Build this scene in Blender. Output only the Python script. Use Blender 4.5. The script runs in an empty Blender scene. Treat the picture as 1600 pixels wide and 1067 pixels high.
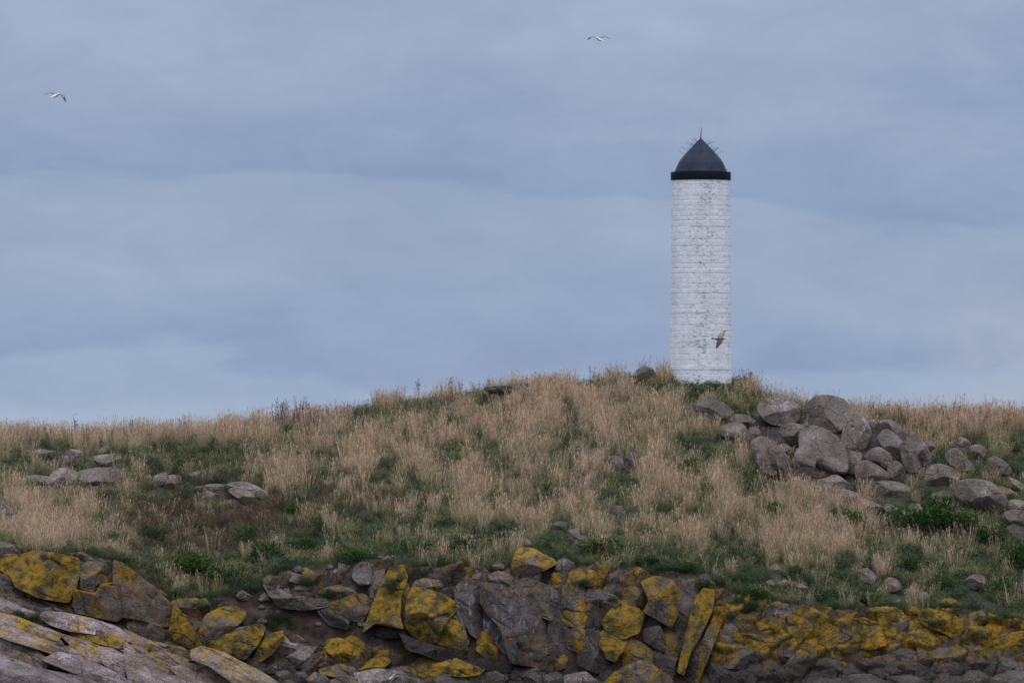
import bpy, math, random
import numpy as np
from mathutils import Vector

S = bpy.context.scene
COL = S.collection
R = math.radians
F, CH, HZ, YO = 24000.0, 3.0, 1040.0, 400.0          # focal length (px of a 1600 px wide frame), eye height, horizon row

# ------------------------------------------------------------------ camera
cd = bpy.data.cameras.new("camera"); cam = bpy.data.objects.new("camera", cd); COL.objects.link(cam)
cam.location = (0, -YO, CH); cam.rotation_euler = (R(90), 0, 0)
cd.sensor_width = 36; cd.lens = 36 * F / 1600; cd.shift_y = (HZ - 533.5) / 1600
cd.clip_start = 1; cd.clip_end = 60000
S.camera = cam

# ------------------------------------------------------------------ sky, sun, exposure
SUN_EL, SUN_AZ = 60, 176                   # azimuth from +Y clockwise: behind the camera to the right
w = bpy.data.worlds.new("World"); S.world = w; w.use_nodes = True
nt = w.node_tree; nt.nodes.clear()
def N(nt, t, **k):
    n = nt.nodes.new(t)
    for a, b in k.items(): setattr(n, a, b)
    return n
def math_n(nt, op, a, b=None, clamp=False):
    n = N(nt, 'ShaderNodeMath', operation=op, use_clamp=clamp)
    for i, v in enumerate((a, b)):
        if v is None: continue
        if isinstance(v, (int, float)): n.inputs[i].default_value = v
        else: nt.links.new(v, n.inputs[i])
    return n.outputs[0]
def ramp(nt, fac, stops, interp='LINEAR'):
    n = N(nt, 'ShaderNodeValToRGB'); cr = n.color_ramp; cr.interpolation = interp
    while len(cr.elements) > 1: cr.elements.remove(cr.elements[-1])
    cr.elements[0].position = stops[0][0]; cr.elements[0].color = (*stops[0][1], 1)
    for p, c in stops[1:]:
        e = cr.elements.new(p); e.color = (*c, 1)
    nt.links.new(fac, n.inputs[0]); return n.outputs[0]
def mixc(nt, fac, a, b, bt='MIX'):
    n = N(nt, 'ShaderNodeMix', data_type='RGBA', blend_type=bt)
    for i, v in ((0, fac), (6, a), (7, b)):
        if isinstance(v, (int, float)): n.inputs[i].default_value = v
        elif isinstance(v, tuple): n.inputs[i].default_value = (*v, 1)
        else: nt.links.new(v, n.inputs[i])
    return n.outputs[2]
def noise(nt, vec, scale, detail=4, rough=0.5, dist=0.0):
    n = N(nt, 'ShaderNodeTexNoise'); n.inputs['Scale'].default_value = scale
    n.inputs['Detail'].default_value = detail; n.inputs['Roughness'].default_value = rough
    n.inputs['Distortion'].default_value = dist
    if vec is not None: nt.links.new(vec, n.inputs['Vector'])
    return n.outputs[0]
def vscale(nt, vec, s, loc=(0, 0, 0)):
    n = N(nt, 'ShaderNodeMapping'); n.inputs['Scale'].default_value = s; n.inputs['Location'].default_value = loc
    nt.links.new(vec, n.inputs[0]); return n.outputs[0]

tc = N(nt, 'ShaderNodeTexCoord'); gen = tc.outputs['Generated']
sky = N(nt, 'ShaderNodeTexSky', sky_type='NISHITA'); sky.sun_disc = False
sky.sun_elevation = R(SUN_EL); sky.sun_rotation = R(SUN_AZ)
sep = N(nt, 'ShaderNodeSeparateXYZ'); nt.links.new(gen, sep.inputs[0])
n1 = noise(nt, vscale(nt, gen, (18, 9, 68)), 1.0, 6, 0.55, 0.6)
n2 = noise(nt, vscale(nt, gen, (52, 26, 140), (3, 1, 7)), 1.0, 5, 0.55, 0.4)
# elevation, bent by the slow noise so that the cloud banks roll
el = math_n(nt, 'ADD', sep.outputs[2], math_n(nt, 'MULTIPLY', math_n(nt, 'SUBTRACT', n1, 0.5), 0.0225))
el = math_n(nt, 'ADD', el, math_n(nt, 'MULTIPLY', math_n(nt, 'SUBTRACT', n2, 0.5), 0.007))
e01 = math_n(nt, 'MULTIPLY', el, 10.0, True)     # 0..0.1 -> 0..1
H_ = 0.0833 / 0.2167                              # elevations of this lens
def ev(py): return (HZ - py) / F * 10.0
bands = ramp(nt, e01, [(0.0, (3.345, 4.223, 5.786)), (ev(640), (3.491, 4.434, 6.010)), (ev(590), (3.330, 4.271, 5.960)), (ev(545), (2.686, 3.553, 5.352)),
                       (ev(470), (2.888, 3.759, 5.497)), (ev(370), (3.091, 3.914, 5.545)), (ev(315), (3.041, 3.862, 5.497)), (ev(285), (2.509, 3.450, 5.207)),
                       (ev(210), (2.661, 3.502, 5.255)), (ev(110), (3.142, 3.862, 5.593)), (ev(20), (3.345, 4.068, 5.786)), (1.0, (3.446, 4.120, 5.690))], 'EASE')
patch = ramp(nt, n2, [(0.3, (0.90, 0.915, 0.94)), (0.7, (1.10, 1.085, 1.06))])
cloud = mixc(nt, 1.0, bands, patch, 'MULTIPLY')
n4 = noise(nt, vscale(nt, gen, (170, 60, 330), (2, 8, 4)), 1.0, 8, 0.62, 0.8)
cloud = mixc(nt, 1.0, cloud, ramp(nt, n4, [(0.3, (0.955, 0.96, 0.97)), (0.7, (1.045, 1.04, 1.03))]), 'MULTIPLY')
# a pale wisp of cloud low over the right end of the island
sq = lambda v, c, r: math_n(nt, 'POWER', math_n(nt, 'DIVIDE', math_n(nt, 'SUBTRACT', v, c), r), 2.0)
n3 = noise(nt, vscale(nt, gen, (120, 60, 220), (1, 5, 2)), 1.0, 6, 0.6, 0.5)
wis = math_n(nt, 'EXPONENT', math_n(nt, 'MULTIPLY', math_n(nt, 'ADD', sq(sep.outputs[0], 0.0325, 0.0045), sq(sep.outputs[2], 0.0195, 0.005)), -1.0))
wis = math_n(nt, 'MULTIPLY', wis, ramp(nt, n3, [(0.35, (0, 0, 0)), (0.65, (0.7, 0.7, 0.7))]))
cloud = mixc(nt, wis, cloud, (4.3, 4.7, 5.7))
# an overcast sky brightens slowly towards the zenith
zen = math_n(nt, 'MULTIPLY', math_n(nt, 'SUBTRACT', sep.outputs[2], 0.06, True), 1.0, True)
zc = ramp(nt, zen, [(0.0, (1, 1, 1)), (0.25, (1.85, 1.75, 1.6)), (0.9, (3.9, 3.65, 3.4))])
cloud = mixc(nt, 1.0, cloud, zc, 'MULTIPLY')
final = mixc(nt, 0.94, sky.outputs[0], cloud)
bg = N(nt, 'ShaderNodeBackground'); bg.inputs['Strength'].default_value = 0.1
wo = N(nt, 'ShaderNodeOutputWorld'); nt.links.new(final, bg.inputs[0]); nt.links.new(bg.outputs[0], wo.inputs[0])

sd = bpy.data.lights.new("sun", 'SUN'); sun = bpy.data.objects.new("sun", sd); COL.objects.link(sun)
sd.energy = 0.9; sd.angle = R(28); sd.color = (1.0, 0.97, 0.93)
az, elv = R(SUN_AZ), R(SUN_EL)
sun.rotation_euler = Vector((math.sin(az) * math.cos(elv), math.cos(az) * math.cos(elv), math.sin(elv))).to_track_quat('Z', 'Y').to_euler()
S.view_settings.view_transform = 'Standard'; S.view_settings.look = 'None'
S.view_settings.gamma = 1; S.view_settings.exposure = 0; S.view_settings.use_curve_mapping = False
S.cycles.filter_width = 1.6; S.cycles.max_bounces = 5; S.cycles.diffuse_bounces = 3; S.cycles.transparent_max_bounces = 4

# ------------------------------------------------------------------ helpers
def _h(ix, iy, iz, seed):
    h = (ix.astype(np.int64) * 374761393 + iy.astype(np.int64) * 668265263 + iz.astype(np.int64) * 2147483647 + seed * 974634777) & 0xffffffff
    h = ((h ^ (h >> 13)) * 1274126177) & 0xffffffff
    h = (h ^ (h >> 16)) & 0xffffffff
    h = (h * 2246822519) & 0xffffffff
    return ((h ^ (h >> 15)) & 0xffffff) / float(0xffffff)
def vn(x, y, z=0.0, seed=0):
    x, y, z = np.broadcast_arrays(np.asarray(x, float), np.asarray(y, float), np.asarray(z, float))
    ix, iy, iz = np.floor(x), np.floor(y), np.floor(z)
    fx, fy, fz = x - ix, y - iy, z - iz
    fx, fy, fz = [f * f * (3 - 2 * f) for f in (fx, fy, fz)]
    r = 0
    for dx in (0, 1):
        for dy in (0, 1):
            for dz in (0, 1):
                r = r + _h(ix + dx, iy + dy, iz + dz, seed) * (fx if dx else 1 - fx) * (fy if dy else 1 - fy) * (fz if dz else 1 - fz)
    return r
def fbm(x, y, z=0.0, seed=0, o=4):
    r, a, t = 0, 1.0, 0
    for k in range(o):
        r = r + a * vn(np.asarray(x) * 2**k, np.asarray(y) * 2**k, np.asarray(z) * 2**k, seed + k); t += a; a *= 0.5
    return r / t
def mesh_np(name, V, faces, mat=None, smooth=True, attrs=None):
    me = bpy.data.meshes.new(name)
    me.from_pydata([tuple(v) for v in V] if not isinstance(V, np.ndarray) else V.tolist(), [], faces)
    if smooth: me.polygons.foreach_set('use_smooth', [True] * len(me.polygons))
    if mat: me.materials.append(mat)
    for k, a in (attrs or {}).items():
        at = me.attributes.new(k, 'FLOAT', 'POINT'); at.data.foreach_set('value', np.asarray(a, dtype=np.float32))
    me.update(); return me
def obj(name, me, parent=None, label=None, cat=None, group=None, kind=None, loc=None):
    o = bpy.data.objects.new(name, me); COL.objects.link(o)
    if parent: o.parent = parent
    if loc is not None: o.location = loc
    if label: o['label'] = label
    if cat: o['category'] = cat
    if group: o['group'] = group
    if kind: o['kind'] = kind
    return o
def px2x(px, Y): return (px - 800) * (Y + YO) / F
def py2z(py, Y): return CH + (HZ - py) * (Y + YO) / F

# ------------------------------------------------------------------ materials
def new_mat(name):
    m = bpy.data.materials.new(name); m.use_nodes = True
    return m, m.node_tree, m.node_tree.nodes['Principled BSDF']
def simple(name, c, rough=0.7, metal=0.0, var=0.15, sc=20):
    m, t, b = new_mat(name)
    g = N(t, 'ShaderNodeTexCoord')
    nn = noise(t, g.outputs['Object'], sc, 4)
    d = tuple(x * (1 - var) for x in c); e = tuple(min(1, x * (1 + var)) for x in c)
    t.links.new(mixc(t, nn, d, e), b.inputs['Base Color'])
    b.inputs['Roughness'].default_value = rough; b.inputs['Metallic'].default_value = metal
    return m
def bump(t, b, hs, strength=0.6, dist=0.05):
    bp = N(t, 'ShaderNodeBump'); bp.inputs['Strength'].default_value = strength; bp.inputs['Distance'].default_value = dist
    t.links.new(hs, bp.inputs['Height']); t.links.new(bp.outputs[0], b.inputs['Normal'])

def rock_mat(name="lichened_rock", slab=False):
    m, t, b = new_mat(name)
    geo = N(t, 'ShaderNodeNewGeometry'); P = geo.outputs['Position']
    oi = N(t, 'ShaderNodeObjectInfo'); sc = N(t, 'ShaderNodeSeparateColor'); t.links.new(oi.outputs['Color'], sc.inputs[0])
    la = N(t, 'ShaderNodeAttribute', attribute_name='lich'); ta = N(t, 'ShaderNodeAttribute', attribute_name='tone')
    lich = math_n(t, 'ADD', sc.outputs[0], la.outputs['Fac']); tone = math_n(t, 'ADD', sc.outputs[1], ta.outputs['Fac'], True)
    guano, tan = sc.outputs[2], oi.outputs['Alpha']
    nz = N(t, 'ShaderNodeSeparateXYZ'); t.links.new(geo.outputs['Normal'], nz.inputs[0])
    a = noise(t, P, 0.9, 6, 0.6, 0.3); f = noise(t, P, 9, 5, 0.7); g2 = noise(t, P, 28, 3, 0.6)
    col = ramp(t, a, [(0.30, (0.075, 0.060, 0.053)), (0.50, (0.170, 0.134, 0.118)), (0.68, (0.31, 0.250, 0.228))] if not slab else [(0.30, (0.115, 0.088, 0.082)), (0.48, (0.24, 0.188, 0.178)), (0.66, (0.40, 0.330, 0.315))])
    col = mixc(t, tan, col, mixc(t, a, (0.19, 0.135, 0.09), (0.37, 0.29, 0.21)))
    col = mixc(t, 1.0, col, ramp(t, f, [(0.28, (0.5, 0.5, 0.52)), (0.5, (0.95, 0.95, 0.95)), (0.72, (1.4, 1.38, 1.36))]), 'MULTIPLY')
    if slab:                                   # beds that dip to the right
        sx = N(t, 'ShaderNodeSeparateXYZ'); t.links.new(P, sx.inputs[0])
        cx = N(t, 'ShaderNodeCombineXYZ')
        t.links.new(math_n(t, 'MULTIPLY', math_n(t, 'SUBTRACT', sx.outputs[0], math_n(t, 'MULTIPLY', sx.outputs[2], 0.4)), 0.45), cx.inputs[0]); t.links.new(math_n(t, 'MULTIPLY', sx.outputs[1], 0.5), cx.inputs[1])
        t.links.new(math_n(t, 'MULTIPLY', math_n(t, 'ADD', sx.outputs[2], math_n(t, 'MULTIPLY', sx.outputs[0], 0.42)), 4.2), cx.inputs[2])
        strata = noise(t, cx.outputs[0], 1.0, 5, 0.65, 0.4)
        col = mixc(t, 1.0, col, ramp(t, strata, [(0.34, (0.50, 0.47, 0.45)), (0.47, (0.92, 0.88, 0.87)), (0.66, (1.2, 1.2, 1.2))]), 'MULTIPLY')
    # faint green algae
    al = ramp(t, noise(t, P, 1.7, 5, 0.6), [(0.5, (0, 0, 0)), (0.68, (0.45, 0.45, 0.45))])
    col = mixc(t, al, col, (0.085, 0.095, 0.05))
    # lichen crust
    ln = noise(t, vscale(t, P, (1, 1, 0.8), (5, 2, 9)), 1.15, 8, 0.64, 0.6)
    lv = math_n(t, 'ADD', math_n(t, 'MULTIPLY', math_n(t, 'SUBTRACT', ln, 0.5), 2.3), math_n(t, 'MULTIPLY', math_n(t, 'SUBTRACT', lich, 0.50), 1.15))
    lv = math_n(t, 'ADD', lv, math_n(t, 'MULTIPLY', nz.outputs[2], 0.14))
    lv = math_n(t, 'ADD', lv, math_n(t, 'MULTIPLY', math_n(t, 'SUBTRACT', f, 0.5), 0.65))
    lm = ramp(t, lv, [(-0.08, (0, 0, 0)), (0.12, (0.55, 0.55, 0.55)), (0.40, (0.96, 0.96, 0.96))])
    lc = ramp(t, noise(t, P, 2.1, 6, 0.65), [(0.37, (0.085, 0.070, 0.024)), (0.45, (0.19, 0.135, 0.018)), (0.52, (0.37, 0.225, 0.012)), (0.62, (0.53, 0.250, 0.010))])
    lc = mixc(t, 1.0, lc, ramp(t, g2, [(0.3, (0.55, 0.55, 0.55)), (0.65, (1.15, 1.15, 1.15))]), 'MULTIPLY')
    col = mixc(t, lm, col, lc)
    # bird droppings: streaks that run down, and specks
    gs = noise(t, vscale(t, P, (3.2, 3.2, 0.7)), 1.0, 6, 0.7)
    gv = math_n(t, 'ADD', math_n(t, 'SUBTRACT', gs, 0.70), math_n(t, 'MULTIPLY', guano, 0.24))
    gm = ramp(t, gv, [(0.0, (0, 0, 0)), (0.10, (0.85, 0.85, 0.85))])
    col = mixc(t, gm, col, (0.50, 0.48, 0.47))
    sp = ramp(t, noise(t, P, 7, 2, 0.5), [(0.71, (0, 0, 0)), (0.75, (0.7, 0.7, 0.7))])
    col = mixc(t, sp, col, (0.50, 0.48, 0.46))
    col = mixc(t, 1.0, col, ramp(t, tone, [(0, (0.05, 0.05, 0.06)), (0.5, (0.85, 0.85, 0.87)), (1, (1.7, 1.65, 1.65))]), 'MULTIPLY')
    t.links.new(col, b.inputs['Base Color']); b.inputs['Roughness'].default_value = 0.9
    b.inputs['Specular IOR Level'].default_value = 0.25
    # cracks and grain
    vo = N(t, 'ShaderNodeTexVoronoi', feature='DISTANCE_TO_EDGE'); vo.inputs['Scale'].default_value = 0.9
    wv = N(t, 'ShaderNodeVectorMath', operation='ADD')
    nc = N(t, 'ShaderNodeTexNoise'); nc.inputs['Scale'].default_value = 1.3; t.links.new(P, nc.inputs['Vector'])
    t.links.new(P, wv.inputs[0]); t.links.new(nc.outputs['Color'], wv.inputs[1]); t.links.new(wv.outputs[0], vo.inputs['Vector'])
    cr = ramp(t, vo.outputs[0], [(0.0, (0, 0, 0)), (0.035, (1, 1, 1))])
    h = math_n(t, 'ADD', math_n(t, 'MULTIPLY', f, 1.0), math_n(t, 'MULTIPLY', cr, 0.55))
    h = math_n(t, 'ADD', h, math_n(t, 'MULTIPLY', a, 2.2))
    h = math_n(t, 'ADD', h, math_n(t, 'MULTIPLY', g2, 0.35))
    if slab: h = math_n(t, 'ADD', h, math_n(t, 'MULTIPLY', strata, 2.2))
    bump(t, b, h, 0.95, 0.13)
    return m
M_ROCK = rock_mat(); M_SLAB = rock_mat('bedded_rock', True)

def ground_mat():
    m, t, b = new_mat("turf_and_earth")
    geo = N(t, 'ShaderNodeNewGeometry'); P = geo.outputs['Position']
    at = N(t, 'ShaderNodeAttribute', attribute_name='turf')
    n_ = noise(t, P, 1.2, 6, 0.6); f = noise(t, P, 9, 5, 0.7)
    earth = ramp(t, n_, [(0.3, (0.028, 0.019, 0.014)), (0.5, (0.075, 0.052, 0.040)), (0.7, (0.15, 0.105, 0.080))])
    turf = ramp(t, f, [(0.3, (0.028, 0.032, 0.018)), (0.55, (0.060, 0.060, 0.034)), (0.75, (0.13, 0.10, 0.07))])
    c = mixc(t, ramp(t, math_n(t, 'ADD', at.outputs['Fac'], math_n(t, 'MULTIPLY', math_n(t, 'SUBTRACT', n_, 0.5), 0.7)), [(0.4, (0, 0, 0)), (0.6, (1, 1, 1))]), earth, turf)
    t.links.new(c, b.inputs['Base Color']); b.inputs['Roughness'].default_value = 0.95
    b.inputs['Specular IOR Level'].default_value = 0.1
    bump(t, b, math_n(t, 'ADD', f, math_n(t, 'MULTIPLY', n_, 2)), 0.9, 0.15)
    return m

def blade_mat(name, stops, tip=None, dark=0.6, light=1.3, trans=0.25):
    """stops: colour from root to tip; 'v' varies each blade, Random each tuft"""
    m, t, b = new_mat(name)
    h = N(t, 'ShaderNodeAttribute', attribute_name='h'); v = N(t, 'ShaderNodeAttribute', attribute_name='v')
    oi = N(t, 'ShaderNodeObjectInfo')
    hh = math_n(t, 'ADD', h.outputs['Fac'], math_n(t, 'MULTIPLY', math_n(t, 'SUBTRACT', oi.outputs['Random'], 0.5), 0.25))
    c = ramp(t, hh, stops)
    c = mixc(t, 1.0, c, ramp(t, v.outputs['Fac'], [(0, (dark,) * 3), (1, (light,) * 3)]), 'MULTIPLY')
    c = mixc(t, 1.0, c, ramp(t, oi.outputs['Random'], [(0, (0.82, 0.86, 0.9)), (0.5, (1, 1, 1)), (1, (1.18, 1.1, 1.0))]), 'MULTIPLY')
    b.inputs['Roughness'].default_value = 0.8; b.inputs['Specular IOR Level'].default_value = 0.15
    t.links.new(c, b.inputs['Base Color'])
    tr = N(t, 'ShaderNodeBsdfTranslucent'); t.links.new(c, tr.inputs[0])
    mx = N(t, 'ShaderNodeMixShader'); mx.inputs[0].default_value = trans
    t.links.new(b.outputs[0], mx.inputs[1]); t.links.new(tr.outputs[0], mx.inputs[2])
    t.links.new(mx.outputs[0], t.nodes['Material Output'].inputs[0])
    return m
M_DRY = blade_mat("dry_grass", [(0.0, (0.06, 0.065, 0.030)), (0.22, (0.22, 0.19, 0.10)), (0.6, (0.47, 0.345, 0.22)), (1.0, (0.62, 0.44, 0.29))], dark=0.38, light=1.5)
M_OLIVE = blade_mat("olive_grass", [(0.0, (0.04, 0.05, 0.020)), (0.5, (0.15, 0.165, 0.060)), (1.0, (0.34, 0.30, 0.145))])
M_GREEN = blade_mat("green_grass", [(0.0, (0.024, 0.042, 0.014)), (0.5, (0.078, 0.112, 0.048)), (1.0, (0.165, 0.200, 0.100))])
M_HERB = blade_mat("herb_leaf", [(0.0, (0.014, 0.030, 0.012)), (0.5, (0.042, 0.072, 0.034)), (1.0, (0.092, 0.128, 0.064))], dark=0.5, light=1.5)
M_SORREL = blade_mat("sorrel_stem", [(0.0, (0.03, 0.035, 0.018)), (0.5, (0.095, 0.060, 0.038)), (1.0, (0.16, 0.095, 0.068))])
M_STALK = blade_mat("seed_stalk", [(0.0, (0.09, 0.085, 0.05)), (1.0, (0.17, 0.12, 0.10))])
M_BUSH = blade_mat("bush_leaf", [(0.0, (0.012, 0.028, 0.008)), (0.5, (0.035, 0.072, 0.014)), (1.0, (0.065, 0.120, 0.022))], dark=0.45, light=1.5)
M_WOOD = simple("grey_twig", (0.33, 0.29, 0.27), 0.9)

# ------------------------------------------------------------------ terrain
def cur(*p):
    a = np.array(p, float); return lambda x: np.interp(x, a[:, 0], a[:, 1])
c_sky = cur((-900, 712), (-300, 694), (0, 690), (100, 690), (200, 688), (320, 684), (400, 674), (460, 666), (520, 658), (600, 642), (700, 630), (760, 622), (800, 615),
            (900, 610), (1000, 599), (1040, 597), (1090, 594), (1140, 597), (1200, 630), (1250, 642), (1330, 654), (1450, 660), (1600, 662), (1900, 677), (2500, 732))
c_top = cur((-900, 880), (0, 866), (120, 872), (180, 884), (230, 905), (270, 938), (330, 935), (400, 925), (430, 900), (520, 888), (600, 880), (700, 890), (780, 886), (880, 874), (960, 890),
            (1100, 905), (1170, 935), (1300, 950), (1400, 955), (1500, 955), (1600, 972), (2500, 985))
c_foot = cur((-900, 930), (0, 936), (100, 960), (200, 990), (300, 1022), (420, 1062), (600, 1072), (2500, 1075))
c_low = cur((-900, 1085), (0, 1090), (400, 1095), (2500, 1100))
ROWS = [345.0, 350.5, 353.0, 400.0]
def terrain(X, Y):
    X, Y = np.asarray(X, float), np.asarray(Y, float)
    Yc = np.clip(Y, 345, 400); px = 800 + F * X / (Yc + YO)
    pys = [c_low(px), c_foot(px), c_top(px), c_sky(px)]
    zs = [CH + (HZ - p) * (yr + YO) / F for p, yr in zip(pys, ROWS)]
    z = np.where(Yc < ROWS[1], zs[0] + (zs[1] - zs[0]) * (Yc - ROWS[0]) / (ROWS[1] - ROWS[0]),
        np.where(Yc < ROWS[2], zs[1] + (zs[2] - zs[1]) * (Yc - ROWS[1]) / (ROWS[2] - ROWS[1]),
                 zs[2] + (zs[3] - zs[2]) * ((Yc - ROWS[2]) / (ROWS[3] - ROWS[2])) ** 0.95))
    z = np.where(Y < 345, z - (345 - Y) * 0.55, z)
    over = np.maximum(Y - 402, 0)
    z = np.where(Y > 402, z - 0.0028 * over ** 2 - 0.03 * over, z)
    turf = np.clip((Y - 352) / 6, 0, 1)
    amp = 0.55 * np.exp(-((Y - 351) / 5.0) ** 2) + 0.30 * turf * np.clip((402 - Y) / 10, 0.25, 1)
    z = z + amp * (fbm(X / 2.2, Y / 3.0, 0, 3) - 0.5) * 2 + 0.25 * (1 - turf) * (fbm(X / 0.6, Y / 0.6, 0, 9) - 0.5)
    e = np.clip((np.abs(X) - 75) / 45, 0, 1)
    z = z * (1 - e ** 2) - 5 * e ** 2
    return np.maximum(z, -6)
def hit(px, py, y0=338.0, y1=420.0):
    Y = np.linspace(y0, y1, 1200)
    d = terrain(px2x(px, Y), Y) - py2z(py, Y)
    i = np.argmax(d >= 0)
    if d[i] < 0: return 398.0
    return float(Y[i])

M_GROUND = ground_mat()
def build_terrain():
    xs = np.concatenate([np.linspace(-125, -33, 60)[:-1], np.linspace(-33, 33, 265), np.linspace(33, 125, 60)[1:]])
    ys = np.concatenate([np.linspace(325, 343, 14)[:-1], np.linspace(343, 360, 75)[:-1], np.linspace(360, 404, 130)[:-1], np.linspace(404, 490, 60)])
    Xg, Yg = np.meshgrid(xs, ys); Zg = terrain(Xg, Yg)
    V = np.stack([Xg, Yg, Zg], -1).reshape(-1, 3); nx, ny = len(xs), len(ys)
    faces = [(j * nx + i, j * nx + i + 1, (j + 1) * nx + i + 1, (j + 1) * nx + i) for j in range(ny - 1) for i in range(nx - 1)]
    px = 800 + F * Xg / (Yg + YO); py = HZ - F * (Zg - CH) / (Yg + YO)
    turf = np.clip(0.5 + (c_top(px) - 2 - py) / 30, 0, 1).reshape(-1)
    me = mesh_np("terrain", V, faces, M_GROUND, True, {'turf': turf})
    obj("hillside", me, kind='structure', label='island hillside under the grass')
build_terrain()
# sea
m, t, b = new_mat("sea_water")
b.inputs['Base Color'].default_value = (0.012, 0.025, 0.032, 1); b.inputs['Roughness'].default_value = 0.12
g = N(t, 'ShaderNodeNewGeometry'); bump(t, b, noise(t, vscale(t, g.outputs['Position'], (0.5, 0.9, 1)), 1.0, 6, 0.6), 0.5, 0.5)
q = 25000
obj("sea", mesh_np("sea", [(-q, -q, 0), (q, -q, 0), (q, q, 0), (-q, q, 0)], [(0, 1, 2, 3)], m, False), kind='structure')

# ------------------------------------------------------------------ rocks
def resample(P, n):
    P = np.asarray(P, float); Q = np.vstack([P, P[:1]])
    d = np.r_[0, np.cumsum(np.hypot(*np.diff(Q, axis=0).T))]
    s = np.linspace(0, d[-1], n, endpoint=False)
    return np.stack([np.interp(s, d, Q[:, 0]), np.interp(s, d, Q[:, 1])], 1)
def chaikin(P, it, k=0.25):
    P = np.asarray(P, float)
    for _ in range(it):
        Qn = np.roll(P, -1, 0); P = np.stack([P * (1 - k) + Qn * k, P * k + Qn * (1 - k)], 1).reshape(-1, 2)
    return P
ROCKMASK = []      # (polygon px, depth)
def rock(name, poly, lich=0.0, tone=0.5, guano=0.2, tan=0.0, round_=False, dy=0.0, T=None, tilt=0.45, parent=None, seed=None, rough=1.0, grow=1.03, flat=1.0, Yfix=None, mat_=M_ROCK, **tags):
    poly = np.asarray(poly, float); seed = seed if seed is not None else int(poly.sum() * 7) % 99991
    rs = np.random.RandomState(seed)
    cpx = poly.mean(0); bot = poly[:, 1].max()
    Y = hit(cpx[0], min(bot - 1, 1085)) + dy
    if Yfix is not None: Y = Yfix(Y - dy) + dy
    ROCKMASK.append((poly, Y))
    poly = cpx + (poly - cpx) * grow
    Pw = np.stack([px2x(poly[:, 0], Y), py2z(poly[:, 1], Y)], 1)
    Pw = chaikin(Pw, 1, 0.2) if round_ else chaikin(Pw, 1, 0.07)
    if round_: Pw = chaikin(Pw, 1, 0.25)
    size = np.sqrt(np.ptp(Pw[:, 0]) * np.ptp(Pw[:, 1]))
    n = int(np.clip(size * 44, 40, 96)); m = int(np.clip(size * 17, 11, 30))
    B = resample(Pw, n); c = B.mean(0)
    ang = rs.rand() * 50
    # ragged edge
    rel = B - c
    wob = (fbm(B[:, 0] * 2.2 / max(size, .4) + ang, B[:, 1] * 2.2 / max(size, .4), ang, seed % 97) - 0.5) * (0.10 if round_ else 0.08) * rough
    rel = rel * (1 + wob)[:, None]
    w_, h_ = np.ptp(rel[:, 0]), np.ptp(rel[:, 1])
    if T is None: T = (0.55 if round_ else 0.46) * min(w_, h_) + 0.12 * max(w_, h_)
    T *= rs.uniform(0.85, 1.15)
    q = 3.4 if round_ else 8.0
    sv = np.sin(np.linspace(0, math.pi / 2, m)) if round_ else 1 - (1 - np.linspace(0, 1, m)) ** 1.5
    sv[0] = 0.0
    V = []
    planes = []
    for k in range(5 if round_ else 5):
        a = rs.rand() * 2 * math.pi; g = rs.uniform(0.3, 0.9) if round_ else rs.uniform(0.25, 0.85) * flat
        planes.append((math.cos(a) * g, math.sin(a) * g, rs.uniform(0.72, 1.05) if round_ else rs.uniform(0.70, 1.0)))
    def front(s, uv, W):
        h = (1 - np.clip(s, 0, 1) ** q) ** (1 / q)
        pl = np.full(len(uv), 9.0)
        for a, b_, c0 in planes:
            v = c0 + a * uv[:, 0] + b_ * uv[:, 1]
            pl = np.minimum(pl, v)
        kk = 0.10 if round_ else 0.035
        x = np.clip(0.5 + 0.5 * (pl - h) / kk, 0, 1)
        h2 = pl * (1 - x) + h * x - kk * x * (1 - x)
        nz = (fbm(W[:, 0] * 1.6, W[:, 1] * 1.6, ang, 5) - 0.5) * 0.30 * rough + (fbm(W[:, 0] * 5, W[:, 1] * 5, ang, 15) - 0.5) * 0.10 * rough
        # fissures
        cr = np.abs(vn(W[:, 0] * 1.1 + ang, W[:, 1] * 0.9 + W[:, 0] * 0.4, ang, 21) - 0.5)
        cr = np.clip(1 - cr / 0.03, 0, 1) * (0.06 if round_ else 0.10) * rough
        edge = np.clip((1 - s) * 6, 0, 1)
        return np.maximum(h2, 0.0) * T + (nz * size * 0.35 - cr) * edge
    cen = c
    for i, s in enumerate(sv[::-1]):                 # outer ring first
        s_ = max(s, 0.0)
        W = cen + rel * s_
        uv = (rel * s_) / np.array([w_ / 2, h_ / 2])
        if i == m - 1:
            f = front(np.array([0.0]), np.array([[0.0, 0.0]]), cen[None]); V.append([[cen[0], -f[0], cen[1]]])
        else:
            f = front(np.full(n, s_), uv, W); V.append(np.stack([W[:, 0], -f, W[:, 1]], 1))
    nf = (m - 1) * n + 1
    back = []
    for s in (0.97, 0.8, 0.45):
        W = cen + rel * s; back.append(np.stack([W[:, 0], np.full(n, T * 0.9 * (1 - s ** 3) ** 0.4), W[:, 1]], 1))
    V = np.vstack([np.asarray(v) for v in V] + back + [np.array([[cen[0], T * 0.95, cen[1]]])])
    zb = Pw[:, 1].min()
    V[:, 1] += tilt * (V[:, 2] - zb) * 1.0
    # world: the middle of the rock stands where the ground is
    V[:, 1] += Y - T * 0.1
    ctr = np.array([cen[0], Y, zb]); V = V - ctr
    faces = []
    for i in range(m - 2):
        for j in range(n):
            a, b_ = i * n + j, i * n + (j + 1) % n
            faces.append((a, a + n, b_ + n, b_))
    tipi = (m - 1) * n
    for j in range(n): faces.append(((m - 2) * n + j, tipi, (m - 2) * n + (j + 1) % n))
    prev = 0
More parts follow.
